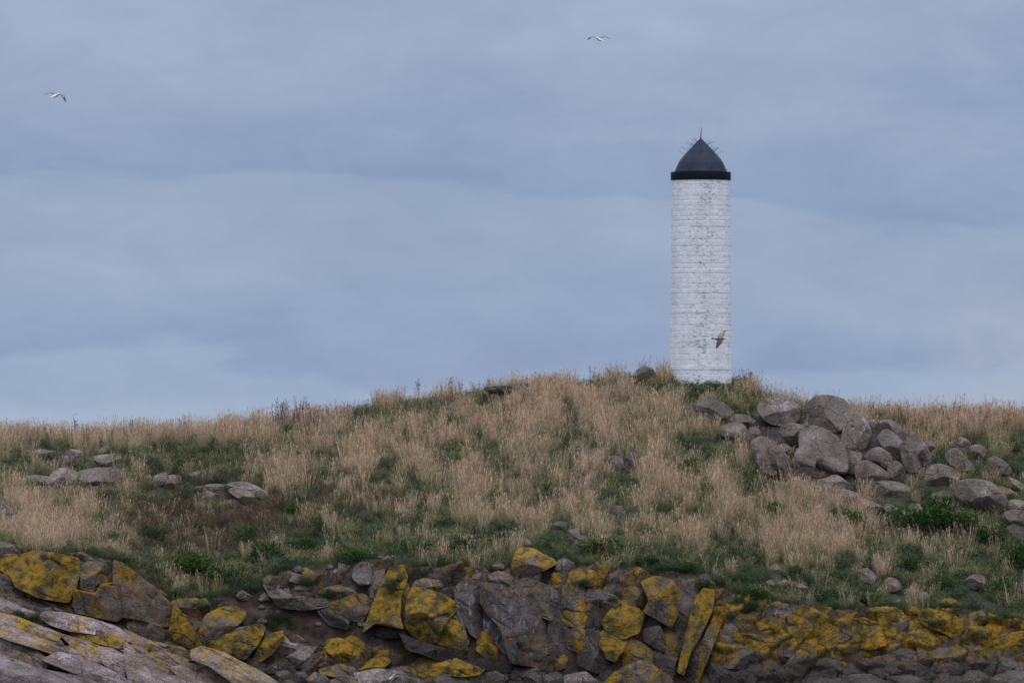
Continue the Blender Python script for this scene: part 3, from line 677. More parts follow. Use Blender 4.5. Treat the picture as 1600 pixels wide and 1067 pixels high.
# ---- loose boulders: outline | lichen tone guano tan | label
BOULD = """
1088,640 1092,626 1108,621 1125,627 1142,640 1141,650 1128,657 1105,656 1088,651|.0 .42 .25 .0|dark rounded boulder lying alone in the grass at the left end of the boulder pile
1184,640 1190,628 1210,620 1230,623 1249,638 1246,656 1230,664 1210,664 1192,656|.0 .62 .4 .1|pale dome boulder on the skyline left of the biggest perched boulder
1239,652 1250,640 1264,630 1275,620 1295,619 1315,625 1329,640 1326,656 1313,677 1290,674 1262,666 1242,661|.0 .52 .35 .1|biggest boulder, perched on top of the pile with a dark shadow beneath it
1122,670 1145,660 1158,661 1169,675 1169,686 1155,690 1140,682 1124,682|.0 .55 .2 .1|cracked low boulder just below the lone dark boulder
1138,657 1150,647 1170,649 1181,660 1184,673 1172,672 1160,663|.1 .5 .2 .1|mossy wedge boulder between the lone dark boulder and the pile
1168,672 1180,667 1191,678 1183,689 1170,692|.0 .5 .3 .3|small brownish block beside the cracked low boulder
1174,691 1190,683 1205,689 1216,709 1213,741 1195,739 1182,726 1175,706|.0 .55 .3 .1|rough split boulder at the lower left corner of the pile
1198,698 1212,696 1228,710 1243,735 1239,746 1215,747 1198,738|.0 .48 .2 .0|smooth wedge boulder leaning in front of the rough split one
1212,700 1225,692 1240,702 1243,715 1232,717|.0 .55 .2 .0|small round stone wedged above the smooth leaning wedge boulder
1220,666 1240,662 1259,667 1256,690 1245,703 1230,692 1222,681|.0 .45 .2 .2|broken boulder filling the gap under the pale skyline dome
1251,691 1252,673 1268,666 1285,671 1306,682 1319,700 1323,736 1305,741 1285,736 1265,722 1252,706|.0 .5 .3 .05|large rounded boulder directly under the biggest perched boulder
1242,706 1258,696 1271,705 1275,720 1269,746 1255,753 1243,743|.0 .5 .3 .0|upright greenish boulder in front of the large rounded boulder's left side
1273,720 1290,730 1303,740 1290,749 1271,745|.0 .6 .2 .1|pale sloping wedge in front of the large rounded boulder
1266,749 1290,749 1305,740 1334,762 1320,767 1295,766 1268,760|.0 .58 .2 .1|long low slab tapering right at the foot of the pile
1314,692 1318,672 1330,655 1342,647 1355,659 1361,680 1353,700 1340,708 1328,708 1318,702|.0 .58 .4 .0|tall upright egg-shaped boulder right of the biggest perched boulder
1321,702 1330,706 1346,707 1346,721 1335,740 1325,738|.0 .5 .3 .1|narrow block standing under the tall egg-shaped boulder
1356,665 1362,654 1371,660 1371,676 1366,687 1358,683|.0 .62 .3 .0|slim fin of rock right of the tall egg-shaped boulder
1370,664 1380,657 1396,657 1411,671 1417,688 1405,690 1392,677 1375,674|.0 .62 .4 .0|curved pale cap rock on the top right of the pile
1371,686 1378,675 1388,671 1401,681 1411,692 1411,723 1398,720 1385,704 1377,699|.0 .48 .2 .0|smooth dome boulder under the curved pale cap rock
1350,716 1362,702 1375,699 1389,709 1394,720 1389,737 1372,724 1355,719|.0 .5 .2 .0|slanting boulder in the middle of the right hand cluster
1337,741 1340,728 1352,719 1370,727 1389,742 1386,751 1355,753 1342,751|.0 .5 .2 .05|broad round-bottomed boulder at the foot of the right hand cluster
1389,722 1405,721 1416,740 1413,751 1395,751 1387,739|.0 .45 .2 .0|small boulder beside the broad round-bottomed one
1408,693 1418,690 1430,702 1439,730 1436,739 1415,737 1409,716|.0 .45 .2 .0|narrow dark boulder split by a joint from the rightmost cluster stone
1417,683 1430,681 1446,694 1454,714 1449,729 1440,733 1432,712 1422,696|.0 .58 .3 .0|crescent shaped pale boulder closing the right end of the cluster
1440,692 1453,688 1463,697 1455,706 1446,703|.0 .5 .2 .1|small stone just behind the crescent shaped boulder
1445,747 1452,730 1468,725 1485,731 1499,743 1491,757 1465,759 1450,757|.0 .55 .4 .3|pinkish round boulder on the slope right of the cluster
1478,709 1492,700 1500,705 1512,718 1524,732 1510,737 1495,732 1480,721|.0 .55 .3 .3|jagged boulder sloping right above the pinkish round boulder
1482,694 1500,682 1516,690 1516,703 1505,709 1495,699|.0 .58 .2 .2|pointed rock standing highest among the right slope stones
1514,698 1530,694 1542,705 1536,716 1520,717|.1 .55 .2 .2|squarish stone right of the pointed rock
1542,722 1552,712 1568,719 1582,736 1572,742 1550,740|.3 .48 .2 .2|sloping stone with a lichen patch near the right edge of the hillside
1494,767 1500,753 1520,749 1548,754 1566,770 1572,786 1560,799 1535,798 1512,787 1498,777|.0 .48 .25 .2|big cracked boulder above the dark leafy bush on the right
1570,787 1585,779 1603,785 1603,797 1580,797|.0 .68 .3 .2|pale flat slab at the right edge beside the big cracked boulder
1570,799 1590,796 1603,800 1603,828 1580,818 1570,807|.0 .45 .2 .2|dark boulder at the right edge under the pale flat slab
1562,830 1585,818 1603,830 1603,848 1575,846|.0 .35 .1 .3|lowest dark boulder on the right edge beside the bushes
1343,780 1365,784 1392,800 1382,805 1350,794|.0 .6 .2 .3|thin tilted slab below the pile, left one of three
1381,793 1388,786 1412,800 1406,807 1390,804|.0 .6 .2 .3|thin tilted slab below the pile, middle one of three
1419,793 1424,788 1437,787 1452,800 1456,810 1435,805|.0 .6 .2 .2|thin tilted slab below the pile, right one of three
1353,757 1385,751 1406,754 1422,763 1416,777 1380,780 1355,767|.0 .45 .1 .5|low brown boulder under the right hand cluster
1305,764 1330,766 1348,776 1345,786 1315,778|.0 .5 .2 .4|brown slab half hidden in grass below the foot of the pile
1455,772 1478,766 1490,776 1480,786 1460,784|.0 .4 .1 .4|dark stone in the hollow left of the big cracked boulder
46,705 70,703 95,708 104,715 90,719 65,713|.0 .7 .3 .3|flat pale slab highest up on the left hillside
102,711 112,704 126,708 128,722 118,731 103,729|.0 .72 .3 .2|square pale stone in the centre of the left hillside group
127,724 150,713 180,710 183,717 160,724 140,730|.0 .72 .3 .3|long pale slab rising right from the square pale stone
146,712 155,700 168,697 171,706 158,712|.0 .7 .3 .2|small pale stone above the long slab on the left hillside
119,747 130,737 150,733 180,734 187,742 183,753 160,759 135,757|.0 .5 .2 .3|long dark loaf shaped boulder below the pale slabs on the left hillside
75,757 85,738 95,734 116,738 113,753 98,762 80,764|.0 .66 .3 .3|tilted pale block left of the dark loaf shaped boulder
34,746 55,743 80,746 79,756 60,759|.0 .6 .2 .4|low brownish slab left of the tilted pale block
227,752 231,741 237,745 235,758|.0 .75 .4 .1|small upright pale sliver left of two brown humps
234,757 245,742 259,739 257,753 245,760|.0 .55 .2 .5|first brown hump of rock right of the pale sliver
250,755 262,744 281,744 277,760 255,762|.0 .52 .2 .7|second brown hump of rock right of the pale sliver
289,750 296,740 311,737 306,752|.3 .6 .2 .3|pale slanted stone with lichen above the overhanging ledge
308,762 330,757 361,757 357,766 330,768|.0 .6 .2 .3|left half of the thin ledge over the dark hollow
359,758 385,754 401,761 417,770 422,779 405,778 385,767|.0 .65 .3 .2|rounded ledge end sticking out right over the dark hollow
360,767 378,763 396,775 404,789 388,788 370,777|.4 .6 .2 .4|yellow stained block under the rounded ledge end
311,771 325,767 340,774 331,780 315,778|.0 .65 .3 .1|small pale stone in the dark hollow under the ledge
344,787 360,781 376,782 371,791 350,794|.1 .62 .3 .2|small rounded stone below the dark hollow
-4,784 10,791 29,808 26,817 10,808 -4,802|.0 .72 .5 .1|pale slab running off the left edge above the dry tufts
-4,772 8,778 12,788 -4,790|.0 .6 .3 .1|small stone at the left edge above the pale slab
943,720 960,711 972,716 976,731 955,734|.0 .45 .2 .2|left stone of the split pair in mid slope
975,716 985,705 996,711 1001,726 985,737 976,730|.15 .42 .2 .3|right stone of the split pair in mid slope
994,578 1008,572 1020,576 1024,585 997,587|.35 .5 .3 .6|tan stone on the skyline just left of the tower
757,606 790,602 812,606 803,616 765,615|.0 .35 .1 .4|dark flat outcrop in the grass near the crest, left of centre
953,797 965,789 976,795 973,814 957,814|.0 .42 .1 .1|grey hump among dry grass in the lower middle of the slope
861,822 872,814 887,816 884,826 865,827|.0 .5 .2 .2|small flat stone above the stepped pink rock
885,850 890,828 905,826 906,835 926,842 921,853 895,852|.0 .58 .2 .4|stepped pink rock in the grass above the cliff
813,842 822,841 837,850 826,855 816,850|.35 .85 .3 .3|small pale stone tipped above the perched yellow block
800,882 807,863 815,856 835,857 846,865 862,872 869,880 850,891 838,894 830,903 815,901 802,893|.62 .6 .2 .2|yellow block perched on the brink of the tall cliff
763,898 775,893 790,894 808,905 800,918 785,919 765,909|.52 .55 .2 .1|flat greenish yellow block left of the perched one
867,880 878,872 890,875 893,886 880,892 868,890|.25 .6 .2 .2|pale mossy stone right of the perched yellow block
1379,912 1388,901 1400,904 1411,918 1395,926 1383,920|.3 .6 .2 .2|round grey boulder with a lichen stripe in the lower right turf
1411,922 1425,916 1433,925 1418,930|.55 .7 .3 .2|small yellow stone right of the striped grey boulder
1431,923 1448,925 1455,933 1440,938|.0 .62 .3 .4|pinkish flat stone right of the small yellow stone
1507,907 1520,897 1538,899 1541,912 1525,922 1510,914|.32 .6 .2 .2|round boulder with yellow top standing out in the dark turf on the right
1339,892 1355,887 1370,900 1363,912 1345,907|.0 .52 .2 .5|brown rock behind the front row of dry tufts at lower right
1201,888 1212,879 1231,888 1223,895 1208,895|.4 .6 .2 .3|low stone with yellow rim under the dry tufts
1394,940 1405,935 1413,940 1403,946|.0 .8 .3 .1|small white stone just above the yellow shore cliff
1190,912 1203,906 1212,912 1202,918|.0 .7 .3 .4|left stone of the pale rubble strip above the lower right cliff
1212,911 1226,905 1236,912 1224,919|.0 .72 .3 .5|middle stone of the pale rubble strip above the lower right cliff
1240,917 1252,911 1262,918 1250,924|.0 .66 .3 .5|right stone of the pale rubble strip above the lower right cliff
369,930 378,922 395,932 392,939 378,938|.1 .78 .2 .6|tan oval stone in the hollow left of the grey ledges
404,935 413,925 421,930 423,938 408,939|.0 .62 .3 .1|small bluish stone touching the grey ledges
598,872 606,868 613,873 610,879 600,879|.0 .75 .3 .1|small white stone on bare earth above the tall yellow slab
1560,757 1580,765 1598,778 1585,780 1566,768|.35 .6 .2 .4|thin slab lying behind the big cracked boulder
1576,745 1590,750 1602,760 1602,768 1588,762|.0 .75 .3 .1|white slab tip at the right edge above the flat slab
"""
YF = hit(1320, 765); nmask = len(ROCKMASK)
pile_y = lambda y: YF + 0.55 * (y - YF)
def in_pile(p): cx_ = sum(q_[0] for q_ in p) / len(p); cy_ = sum(q_[1] for q_ in p) / len(p); return 1176 < cx_ < 1468 and cy_ < 768
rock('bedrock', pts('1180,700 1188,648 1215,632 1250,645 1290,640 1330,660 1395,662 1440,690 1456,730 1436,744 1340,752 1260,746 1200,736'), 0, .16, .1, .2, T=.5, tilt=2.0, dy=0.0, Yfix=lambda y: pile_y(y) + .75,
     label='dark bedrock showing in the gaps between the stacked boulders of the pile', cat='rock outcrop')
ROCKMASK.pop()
for l in BOULD.strip().split('\n'):
    ps, vals, lab = l.split('|'); v = list(map(float, vals.split())); poly = pts(ps)
    big = poly[0][0] > 1080 and min(p[1] for p in poly) < 800
    left_ = poly[0][0] < 430 and poly[0][1] < 800
    rock('boulder', poly, v[0] + (.1 if big else 0), v[1] + (.12 if left_ else .06 if big else 0), v[2] + .1, v[3] + (.28 if big else 0), round_=big or 'round' in lab or 'loaf' in lab or 'hump' in lab, label=lab, cat='boulder', rough=0.85 if big else 0.9, tilt=0.3, Yfix=pile_y if in_pile(poly) else None, dy=-0.9 if 'upright greenish' in lab else 0,
         group='boulders heaped and scattered right of the tower' if big else 'stones scattered in the grass', grow=1.11 if big else 1.28 if left_ else 1.08)

# ------------------------------------------------------------------ tower
TX, TY = px2x(1095, 400), 400.0
TZ0 = float(terrain(TX, TY)) - 0.6; TZ1 = py2z(281.5, 400)
def tower_mat():
    m, t, b = new_mat("whitewash")
    geo = N(t, 'ShaderNodeNewGeometry'); P = vscale(t, geo.outputs['Position'], (1, 1, 1), (-TX, -TY, 0))
    sx = N(t, 'ShaderNodeSeparateXYZ'); t.links.new(P, sx.inputs[0])
    big = noise(t, P, 0.9, 5, 0.6); f = noise(t, vscale(t, P, (1, 1, 1.5)), 8, 5, 0.75); pit = noise(t, vscale(t, P, (1, 1, 1.7), (3, 3, 3)), 5.5, 5, 0.75)
    c = ramp(t, f, [(0.28, (0.58, 0.57, 0.58)), (0.42, (0.79, 0.78, 0.78)), (0.7, (0.87, 0.86, 0.85))])
    # most wear runs up and down the seaward side
    wear = math_n(t, 'MULTIPLY', math_n(t, 'ABSOLUTE', math_n(t, 'ADD', sx.outputs[0], math_n(t, 'MULTIPLY', math_n(t, 'SUBTRACT', noise(t, P, 0.35, 3), 0.5), 3.5))), -0.075)
    pv = math_n(t, 'ADD', math_n(t, 'ADD', pit, wear), math_n(t, 'MULTIPLY', math_n(t, 'SUBTRACT', big, 0.5), 0.30))
    pm = ramp(t, pv, [(0.52, (0, 0, 0)), (0.57, (0.28, 0.28, 0.28)), (0.64, (0.85, 0.85, 0.85))])
    c = mixc(t, pm, c, (0.16, 0.155, 0.16))
    st = ramp(t, noise(t, vscale(t, P, (2.5, 2.5, 0.5)), 1.0, 5, 0.7), [(0.45, (1, 1, 1)), (0.75, (0.82, 0.82, 0.80))])
    c = mixc(t, 1.0, c, st, 'MULTIPLY')
    t.links.new(c, b.inputs['Base Color']); b.inputs['Roughness'].default_value = 0.85
    bump(t, b, math_n(t, 'SUBTRACT', math_n(t, 'MULTIPLY', f, 1.0), math_n(t, 'MULTIPLY', pm, 0.6)), 0.8, 0.03)
    return m
M_WHITE = tower_mat()
M_ROOF = simple("black_roof_paint", (0.016, 0.022, 0.038), 0.65, 0, 0.7, 2.5)
M_ROOF.node_tree.nodes['Principled BSDF'].inputs['Specular IOR Level'].default_value = 0.3
M_BAND = simple("black_band_paint", (0.004, 0.006, 0.012), 0.7, 0, 0.3, 5)
M_BAND.node_tree.nodes['Principled BSDF'].inputs['Specular IOR Level'].default_value = 0.15
M_IRON = simple("iron", (0.06, 0.06, 0.07), 0.6)
tower = empty('beacon_tower', (TX, TY, TZ0), label='slender round white stone tower with a black pointed cap on the crest of the island', cat='tower')
tower.rotation_euler.z = -math.atan2(TX, TY)
def radius(z):
    f = (z - TZ0) / (TZ1 - TZ0); return (48.3 + (45.2 - 48.3) * f ** 0.8) / 30.0
zz = TZ0; k = 0; rs = np.random.RandomState(4)
while zz < TZ1 - 0.12:
    hgt = min(float(rs.uniform(0.22, 0.34)), TZ1 - zz)
    if TZ1 - zz - hgt < 0.15: hgt = TZ1 - zz
    nb = rs.randint(17, 24); n = 240; jd = float(rs.choice((0.0, 0.15, 0.3, 0.9)))
    js = np.sort((np.arange(nb) + rs.uniform(-0.32, 0.32, nb)) / nb) * 2 * math.pi
    a = np.linspace(0, 2 * math.pi, n, endpoint=False); bi = np.searchsorted(js, a) % nb
    d = np.min(np.abs((a[:, None] - js[None] + math.pi) % (2 * math.pi) - math.pi), 1) * 1.55
    off = rs.uniform(-0.006, 0.007, nb)[bi] + rs.uniform(-0.007, 0.007) - 0.006 * np.clip(1 - d / 0.03, 0, 1)
    P2 = np.stack([np.cos(a), np.sin(a)], 1)
    V = []
    prof = [(0.0, -0.012), (0.012, -0.008 * jd), (0.035, 0.001), (hgt * 0.5, 0.003), (hgt - 0.03, 0.002), (hgt - 0.006, -0.007 * jd), (hgt, -0.012)]
    for pz, pr_ in prof:
        z_ = zz + pz; rr = radius(z_) + 0.01
        nzs = (fbm(P2[:, 0] * 9, P2[:, 1] * 9, z_ * 5, 44) - 0.5) * 0.035
        wig = 0.02 * (fbm(P2[:, 0] * 3, P2[:, 1] * 3, k * 7.0, 50) - 0.5)
        XY = P2 * (rr + off + pr_ + nzs)[:, None]
        V.append(np.stack([XY[:, 0], XY[:, 1], np.full(n, z_ - TZ0) + wig], 1))
    V = np.vstack(V); L = len(prof)
    faces = [(i * n + j, i * n + (j + 1) % n, (i + 1) * n + (j + 1) % n, (i + 1) * n + j) for i in range(L - 1) for j in range(n)]
    faces += [tuple(range(n))[::-1], tuple((L - 1) * n + j for j in range(n))]
    obj('stone_course', mesh_np('stone_course', V, faces, M_WHITE, False), tower)
    zz += hgt; k += 1
def lathe(name, prof, mat, parent, n=96, smooth=True, loc=(0, 0, 0), square=False):
    V, faces = [], []
    for r_, z in prof:
        for j in range(n):
            if square:
                q4, fr = divmod(j, n // 4); ca, sa = math.cos(q4 * math.pi / 2), math.sin(q4 * math.pi / 2); u_ = (fr / (n // 4)) * 2 - 1
                V.append(((u_ * ca + sa) * r_, (u_ * sa - ca) * r_, z))
            else: V.append((math.cos(2 * math.pi * j / n) * r_, math.sin(2 * math.pi * j / n) * r_, z))
    L = len(prof)
    for i in range(L - 1):
        for j in range(n): faces.append((i * n + j, i * n + (j + 1) % n, (i + 1) * n + (j + 1) % n, (i + 1) * n + j))
    faces += [tuple(range(n))[::-1], tuple((L - 1) * n + j for j in range(n))]
    return obj(name, mesh_np(name, V, faces, mat, smooth), parent, loc=loc)
H1 = TZ1 - TZ0
band_h = 12.3 / 30
lathe('cornice_band', [(1.50, H1 - .004), (1.56, H1 - 0.01), (1.565, H1 + 0.02), (1.57, H1 + band_h - 0.03), (1.555, H1 + band_h), (1.40, H1 + band_h + 0.004)], M_BAND, tower)
def rz(py): return py2z(py, 400) - TZ0
RP = [(41.3, 268.8), (39.5, 265), (37.6, 260.5), (34.6, 254), (30.6, 248), (26.3, 243), (21.8, 238), (17.4, 233.3), (13.0, 229), (9.4, 225), (6.0, 221.6), (3.4, 219), (1.0, 217.4)]
fine = []
pr = np.array(RP); tt = np.linspace(0, len(RP) - 1, 60)
roofprof = [(float(np.interp(u, range(len(RP)), pr[:, 0])) / 30, rz(float(np.interp(u, range(len(RP)), pr[:, 1])))) for u in tt]
lathe('roof', roofprof, M_ROOF, tower)
# lead rolls / seams
def rod(p0, p1, r_, mat, name, parent, r2=None, n=6):
    p0, p1 = Vector(p0), Vector(p1); d = (p1 - p0).normalized(); u = d.orthogonal().normalized(); v = d.cross(u)
    V = []
    for p, q_ in ((p0, r_), (p1, r2 if r2 is not None else r_)):
        for j in range(n):
            a = 2 * math.pi * j / n; V.append(tuple((u * math.cos(a) + v * math.sin(a)) * q_ + p - p0))
    faces = [(j, (j + 1) % n, n + (j + 1) % n, n + j) for j in range(n)] + [tuple(range(n))[::-1], tuple(range(n, 2 * n))]
    return obj(name, mesh_np(name, V, faces, mat), parent, loc=p0)
lathe('finial_base', [(0.07, rz(218.6)), (0.06, rz(217)), (0.03, rz(215)), (0.015, rz(214))], M_IRON, tower, 16)
rod((0, 0, rz(215)), (0.03, 0, rz(199.5)), 0.026, M_IRON, 'lightning_rod', tower, 0.016, 8)
sp = random.Random(3)
def spike(hip, py, length, up):
    r_ = float(np.interp(py, pr[::-1, 1] if pr[0, 1] > pr[-1, 1] else pr[:, 1], pr[::-1, 0] if pr[0, 1] > pr[-1, 1] else pr[:, 0])) / 30
    ang = hip * math.pi / 4 + sp.uniform(-.12, .12)
    b0 = Vector((math.cos(ang) * r_, math.sin(ang) * r_, rz(py)))
    d = Vector((math.cos(ang) * math.cos(up), math.sin(ang) * math.cos(up), math.sin(up)))
    rod(b0, b0 + d * length, 0.011, M_IRON, 'bird_spike', tower, 0.009, 4)
for hip in range(8):
    for cl_py in (223, 227.5, 229, 235, 236.5, 241):
        if sp.random() < .7: spike(hip, cl_py + sp.uniform(-.8, .8), sp.uniform(0.26, 0.44), R(sp.uniform(22, 42)))
spike(0, 266, 0.16, R(35))

# ------------------------------------------------------------------ vegetation
class Blades:
    def __init__(s): s.V, s.F, s.h, s.v = [], [], [], []
    def strip(s, P, W, side, rv, h0=0.0, h1=1.0):
        b = len(s.V); n = len(P)
        for i, (p, w_) in enumerate(zip(P, W)):
            s.V.append(tuple(p - side * w_ / 2)); s.V.append(tuple(p + side * w_ / 2))
            hh = h0 + (h1 - h0) * i / (n - 1); s.h += [hh, hh]; s.v += [rv, rv]
        for i in range(n - 1):
            a = b + 2 * i; s.F.append((a, a + 1, a + 3, a + 2))
    def mesh(s, name, mat):
        return mesh_np(name, s.V, s.F, mat, False, {'h': s.h, 'v': s.v})
def V3(*a): return Vector(a)
def grass_tuft(seed, nb, H, rad, wid, bend, head=0.0, lean=(0.06, 0.0), spread=0.35):
    g = random.Random(seed); B = Blades()
    for _ in range(nb):
        a, r_ = g.random() * 6.283, rad * math.sqrt(g.random())
        p = V3(math.cos(a) * r_, math.sin(a) * r_, -0.08)
        h = H * g.uniform(0.5, 1.08); da = a + g.uniform(-1, 1)
        d = V3(math.cos(da) * spread * g.random() + lean[0], math.sin(da) * spread * g.random() + lean[1], 1).normalized()
        bd = V3(math.cos(da), math.sin(da), -0.35) * bend * h * g.uniform(0.3, 1.2)
        sa = g.random() * 3.14; side = V3(math.cos(sa), math.sin(sa) * 0.6, 0)
        P = [p + d * h * t_ + bd * t_ * t_ for t_ in (0, 0.35, 0.7, 1.0)]
        w_ = wid * g.uniform(0.7, 1.3)
        if head > 0 and g.random() < 0.72:
            hv = g.random()
            B.strip(P, [w_ * .8, w_ * .7, w_ * .6, w_ * .5], side, hv, 0, 0.85)
            dd = (P[3] - P[2]).normalized(); L = head * g.uniform(0.7, 1.3)
            Q = [P[3] - dd * L * 0.6, P[3] - dd * L * 0.15, P[3] + dd * L * 0.3, P[3] + dd * L * .7]
            B.strip(Q, [w_ * .5, w_ * 1.8, w_ * 1.6, w_ * .3], side, hv, 0.85, 1.0)
        else:
            B.strip(P, [w_, w_ * .95, w_ * .6, w_ * .12], side, g.random())
    return B
def herb_tuft(seed, nb, H, rad, lw):
    g = random.Random(seed); B = Blades()
    for _ in range(nb):
        a, r_ = g.random() * 6.283, rad * math.sqrt(g.random())
        z = H * g.random() ** 0.8 * (1 - 0.6 * (r_ / rad) ** 2)
        p = V3(math.cos(a) * r_, math.sin(a) * r_, z); rv = g.random()
        d = V3(g.uniform(-1, 1), g.uniform(-1, 1), g.uniform(-.2, .9)).normalized()
        side = d.cross(V3(g.uniform(-1, 1), g.uniform(-1, 1), g.uniform(-1, 1))).normalized()
        L = lw * g.uniform(0.8, 1.8)
        B.strip([p, p + d * L * .5, p + d * L + V3(0, 0, -L * .2)], [lw * .3, lw, lw * .15], side, rv, z / H * .7, min(1, z / H + .3))
    return B
def umbel(seed, H, nrays=9, w0=0.014):
    g = random.Random(seed); B = Blades()
    for s_ in range(g.choice((2, 3, 4))):
        d = V3(g.uniform(-.18, .18), g.uniform(-.18, .18), 1).normalized(); h = H * g.uniform(.6, 1.1); p = V3(g.uniform(-.1, .1), g.uniform(-.1, .1), -.05)
        for side in (V3(1, 0, 0), V3(0, 1, 0)): B.strip([p, p + d * h * .5, p + d * h], [w0 * 1.3, w0, w0], side, .4)
        for k_ in range(nrays):
            t0 = h * g.uniform(.6, 1.0); q_ = p + d * t0
            e = V3(g.uniform(-1, 1), g.uniform(-1, 1), g.uniform(.3, 1.2)).normalized() * g.uniform(.05, .16)
            B.strip([q_, q_ + e], [w0 * .8, w0 * .8], V3(1, 0, 0), .3, .8, 1)
            B.strip([q_ + e - V3(.02, 0, 0), q_ + e + V3(.025, 0, .015)], [.02, .035], V3(0, .3, 1), g.random(), .9, 1)
    return B

def scatter(name, meshes, data, label, cat):
    """data rows: x,y,z,scale,sz,rotz,variant"""
    if not len(data): return
    D = np.array(data)
    me = bpy.data.meshes.new(name); me.from_pydata(D[:, :3].tolist(), [], [])
    for k_, col_ in (('sc', 3), ('szz', 4), ('rz', 5)):
        at = me.attributes.new(k_, 'FLOAT', 'POINT'); at.data.foreach_set('value', D[:, col_].astype(np.float32))
    at = me.attributes.new('var', 'INT', 'POINT'); at.data.foreach_set('value', D[:, 6].astype(np.int32))
    o = obj(name, me, kind='stuff', label=label, cat=cat)
    t = bpy.data.node_groups.new(name, 'GeometryNodeTree')
    t.interface.new_socket('Geometry', in_out='INPUT', socket_type='NodeSocketGeometry')
    t.interface.new_socket('Geometry', in_out='OUTPUT', socket_type='NodeSocketGeometry')
    gi, go = t.nodes.new('NodeGroupInput'), t.nodes.new('NodeGroupOutput'); jn = t.nodes.new('GeometryNodeJoinGeometry')
    def attr(nm, ty):
        a = t.nodes.new('GeometryNodeInputNamedAttribute'); a.data_type = ty; a.inputs[0].default_value = nm; return a.outputs[0]
    sc_, sz_, rz_, va = attr('sc', 'FLOAT'), attr('szz', 'FLOAT'), attr('rz', 'FLOAT'), attr('var', 'INT')
    cs = t.nodes.new('ShaderNodeCombineXYZ'); t.links.new(sc_, cs.inputs[0]); t.links.new(sc_, cs.inputs[1]); t.links.new(sz_, cs.inputs[2])
    cz = t.nodes.new('ShaderNodeCombineXYZ'); t.links.new(rz_, cz.inputs[2])
    for k_, m_ in enumerate(meshes):
        src = bpy.data.objects.new(name + '_source', m_)
        oi = t.nodes.new('GeometryNodeObjectInfo'); oi.inputs['Object'].default_value = src; oi.inputs['As Instance'].default_value = True
        cmp = t.nodes.new('FunctionNodeCompare'); cmp.data_type = 'INT'; cmp.operation = 'EQUAL'
        t.links.new(va, cmp.inputs[2]); cmp.inputs[3].default_value = k_
        ip = t.nodes.new('GeometryNodeInstanceOnPoints')
        t.links.new(gi.outputs[0], ip.inputs['Points']); t.links.new(cmp.outputs[0], ip.inputs['Selection'])
        t.links.new(oi.outputs['Geometry'], ip.inputs['Instance']); t.links.new(cz.outputs[0], ip.inputs['Rotation']); t.links.new(cs.outputs[0], ip.inputs['Scale'])
        t.links.new(ip.outputs[0], jn.inputs[0])
    t.links.new(jn.outputs[0], go.inputs[0])
    md = o.modifiers.new('scatter', 'NODES'); md.node_group = t
    return o

# rasterise rocks so that turf does not grow through or stand in front of them
MW, MH = 800, 560
rmask = np.zeros((MH, MW), np.float32)      # holds the depth of the rock seen at that place
def raster(poly, Y, shrink=0.93):
    poly = np.asarray(poly) / 2.0; c = poly.mean(0); poly = c + (poly - c) * shrink
    x0, y0 = np.floor(poly.min(0)).astype(int); x1, y1 = np.ceil(poly.max(0)).astype(int)
    x0, y0 = max(x0, 0), max(y0, 0); x1, y1 = min(x1, MW - 1), min(y1, MH - 1)
    if x1 <= x0 or y1 <= y0: return
    gx, gy = np.meshgrid(np.arange(x0, x1 + 1) + .5, np.arange(y0, y1 + 1) + .5)
    ins = np.zeros(gx.shape, bool); n = len(poly); j = n - 1
    for i in range(n):
        yi, yj, xi, xj = poly[i, 1], poly[j, 1], poly[i, 0], poly[j, 0]
        if yi != yj: ins ^= ((yi > gy) != (yj > gy)) & (gx < (xj - xi) * (gy - yi) / (yj - yi) + xi)
        j = i
    sub = rmask[y0:y1 + 1, x0:x1 + 1]; sub[ins] = Y
for p_, Y_ in ROCKMASK: raster(p_, Y_)
def rock_at(px, py):
    ix = np.clip((px / 2).astype(int), 0, MW - 1); iy = np.clip((py / 2).astype(int), 0, MH - 1)
    r_ = rmask[iy, ix]; return np.where((px < 0) | (px >= 1600), 0, r_)

# where each kind of growth dominates (centre and radii in picture rows/columns of the hillside, weight)
DRYM = [(200, 682, 320, 20, .9), (200, 724, 300, 22, -.7), (60, 780, 110, 30, .0), (90, 845, 120, 24, .95), (195, 872, 40, 16, 1.0), (300, 835, 170, 80, -.8), (120, 800, 110, 22, .12), (470, 845, 170, 50, -.5),
        (560, 872, 320, 36, -.8), (640, 735, 200, 80, .22), (780, 680, 150, 70, .18), (1000, 620, 75, 45, .5), (1078, 640, 50, 40, -.6), (1180, 612, 90, 14, -.15), (1450, 658, 200, 26, .5),
        (1570, 690, 60, 30, .1), (1130, 790, 170, 70, .42), (1240, 850, 150, 42, .38), (1130, 902, 190, 28, -.8), (1320, 925, 260, 26, -.7), (1385, 810, 35, 50, -.2), (1470, 840, 100, 50, -.6),
        (1570, 880, 90, 90, -.45), (1450, 765, 190, 50, -.7), (1520, 715, 110, 35, -.35), (1140, 700, 60, 40, -.5), (250, 770, 160, 30, -.3), (330, 880, 200, 30, -.6), (860, 852, 130, 28, -.4), (450, 670, 90, 25, .15), (1200, 660, 70, 40, -.35), (1450, 700, 120, 35, -.05), (180, 730, 160, 25, -.3), (850, 640, 60, 40, .1), (720, 840, 160, 40, -.05)]
SORM = [(300, 820, 130, 60, 1.0), (420, 800, 60, 30, .7), (570, 790, 70, 25, .7), (200, 800, 60, 30, .4), (420, 765, 60, 15, .3)]
def field(L, px, py):
    r_ = np.zeros_like(px)
    for cx, cy, rx, ry, w_ in L: r_ = r_ + w_ * np.exp(-((px - cx) / rx) ** 2 - ((py - cy) / ry) ** 2)
    return r_
rs = np.random.RandomState(12)
